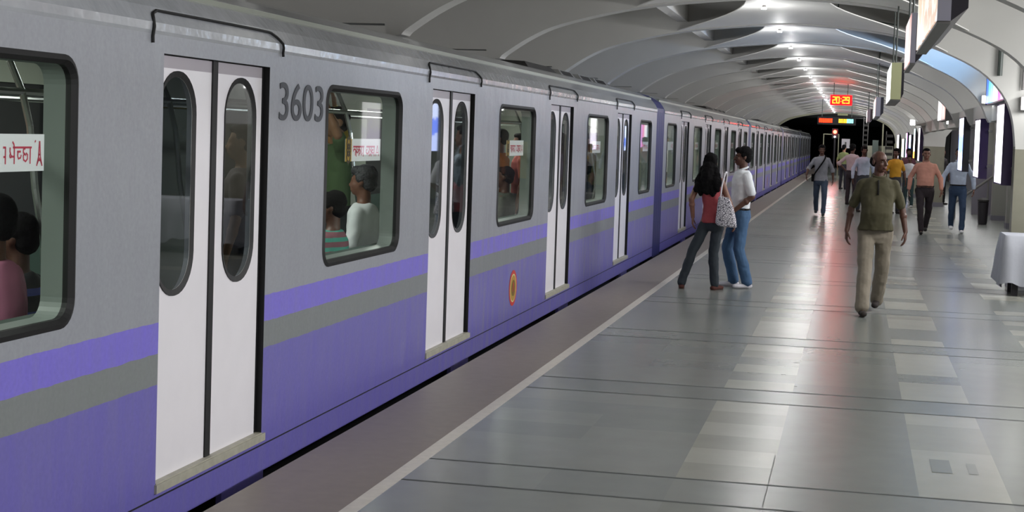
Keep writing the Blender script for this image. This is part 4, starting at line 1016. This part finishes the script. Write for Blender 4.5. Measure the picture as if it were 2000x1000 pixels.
# seated with backs to the near windows (facing -x): rot = -pi/2
RB = -PI/2
rider(-.42, 5.76, RB, 1.62, 'seated passenger in a pink top behind the nearest window', '#b06a86', '#3a3038', True, hair='full')
rider(-.50, 6.10, RB, 1.50, 'seated passenger in a dark shirt with blue stripes behind the nearest window', ('#16181f', ('stripe', '#5560b8', 3.2, .22)), '#2a2830', True, hair='full')
rider(-1.0, 6.50, -1.2, 1.68, 'standing passenger holding the rail behind the nearest window', '#2c2e2a', '#22242a', skin=2, hair='short', pose=dict(elbow=[(-.27, -.05, 1.30), (.30, -.10, 1.50)], wrist=[(-.26, -.25, 1.2), (.20, -.32, 1.68)], hdir=[(0, -.3, -1), (0, -.3, 1)]))
rider(-.42, 10.02, RB, 1.55, 'seated passenger with black hair behind the second window', ('#7a4a55', ('stripe', '#3f8f80', 5, .4)), '#332a30', True, hair='full', pose=dict(hipz=.50))
rider(-.40, 10.62, RB, 1.62, 'seated passenger with grey hair and white shirt behind the second window', '#e4e6ea', '#33333a', True, hair='full', hairm='hair_grey', skin=1, pose=dict(hipz=.62))
rider(-1.0, 11.75, -.9, 1.78, 'standing passenger in a green shirt behind the second window', '#5d7650', '#2c3030', skin=2, sleeve='short', voxel=.012, pose=dict(elbow=[(-.27, .0, 1.15), (.30, -.10, 1.50)], wrist=[(-.2, -.2, 1.0), (.28, -.2, 1.74)], hdir=[(0, -.4, -.8), (0, -.2, 1)]))
rider(-1.5, 13.0, -.4, 1.70, 'standing passenger with a yellow sleeve reaching up behind the second window', '#b09a40', '#2c3030', skin=2, sleeve='long', pose=dict(elbow=[(-.27, .0, 1.15), (.30, -.10, 1.55)], wrist=[(-.28, -.1, .9), (.24, -.2, 1.80)], hdir=[(0, 0, -1), (0, -.2, 1)]))
rider(-.62, 14.4, -1.9, 1.68, 'standing passenger in pale grey behind the second door pair', '#a9adb5', '#2a2a30', skin=1, hair='short')
rider(-.62, 8.9, -1.4, 1.62, 'standing passenger behind the first door pair', '#6a5a58', '#28262c', skin=2, hair='short')
rider(-.95, 17.35, -1.6, 1.66, 'standing passenger in orange behind the third window', '#c07028', '#2a2a30', skin=1)
rider(-.85, 18.0, -1.3, 1.62, 'standing passenger in dark red behind the third window', '#8c3a30', '#2a2a30', skin=1)
rider(-.42, 15.3, RB, 1.6, 'seated passenger in grey behind the third window', '#55584f', '#2a2a30', True)
rider(-.7, 19.7, -1.2, 1.64, 'standing passenger in mauve behind the third door pair', '#8a7088', '#2a2a30', skin=1)
rider(-.65, 21.6, -1.2, 1.66, 'standing passenger in olive behind the fourth window', '#6a6440', '#2a2a30', skin=1)
rider(-.42, 20.0, RB, 1.6, 'seated passenger in dark blue behind the fourth window', '#30384c', '#2a2a30', True)
rider(-.75, 22.8, -1.5, 1.66, 'standing passenger behind the fourth door pair', '#4c4c50', '#2a2a30', skin=1)
rider(-.62, 31.4, -1.5, 1.66, 'standing passenger in white behind the first window of the second car', '#b9b4b8', '#2a2a30', skin=1)
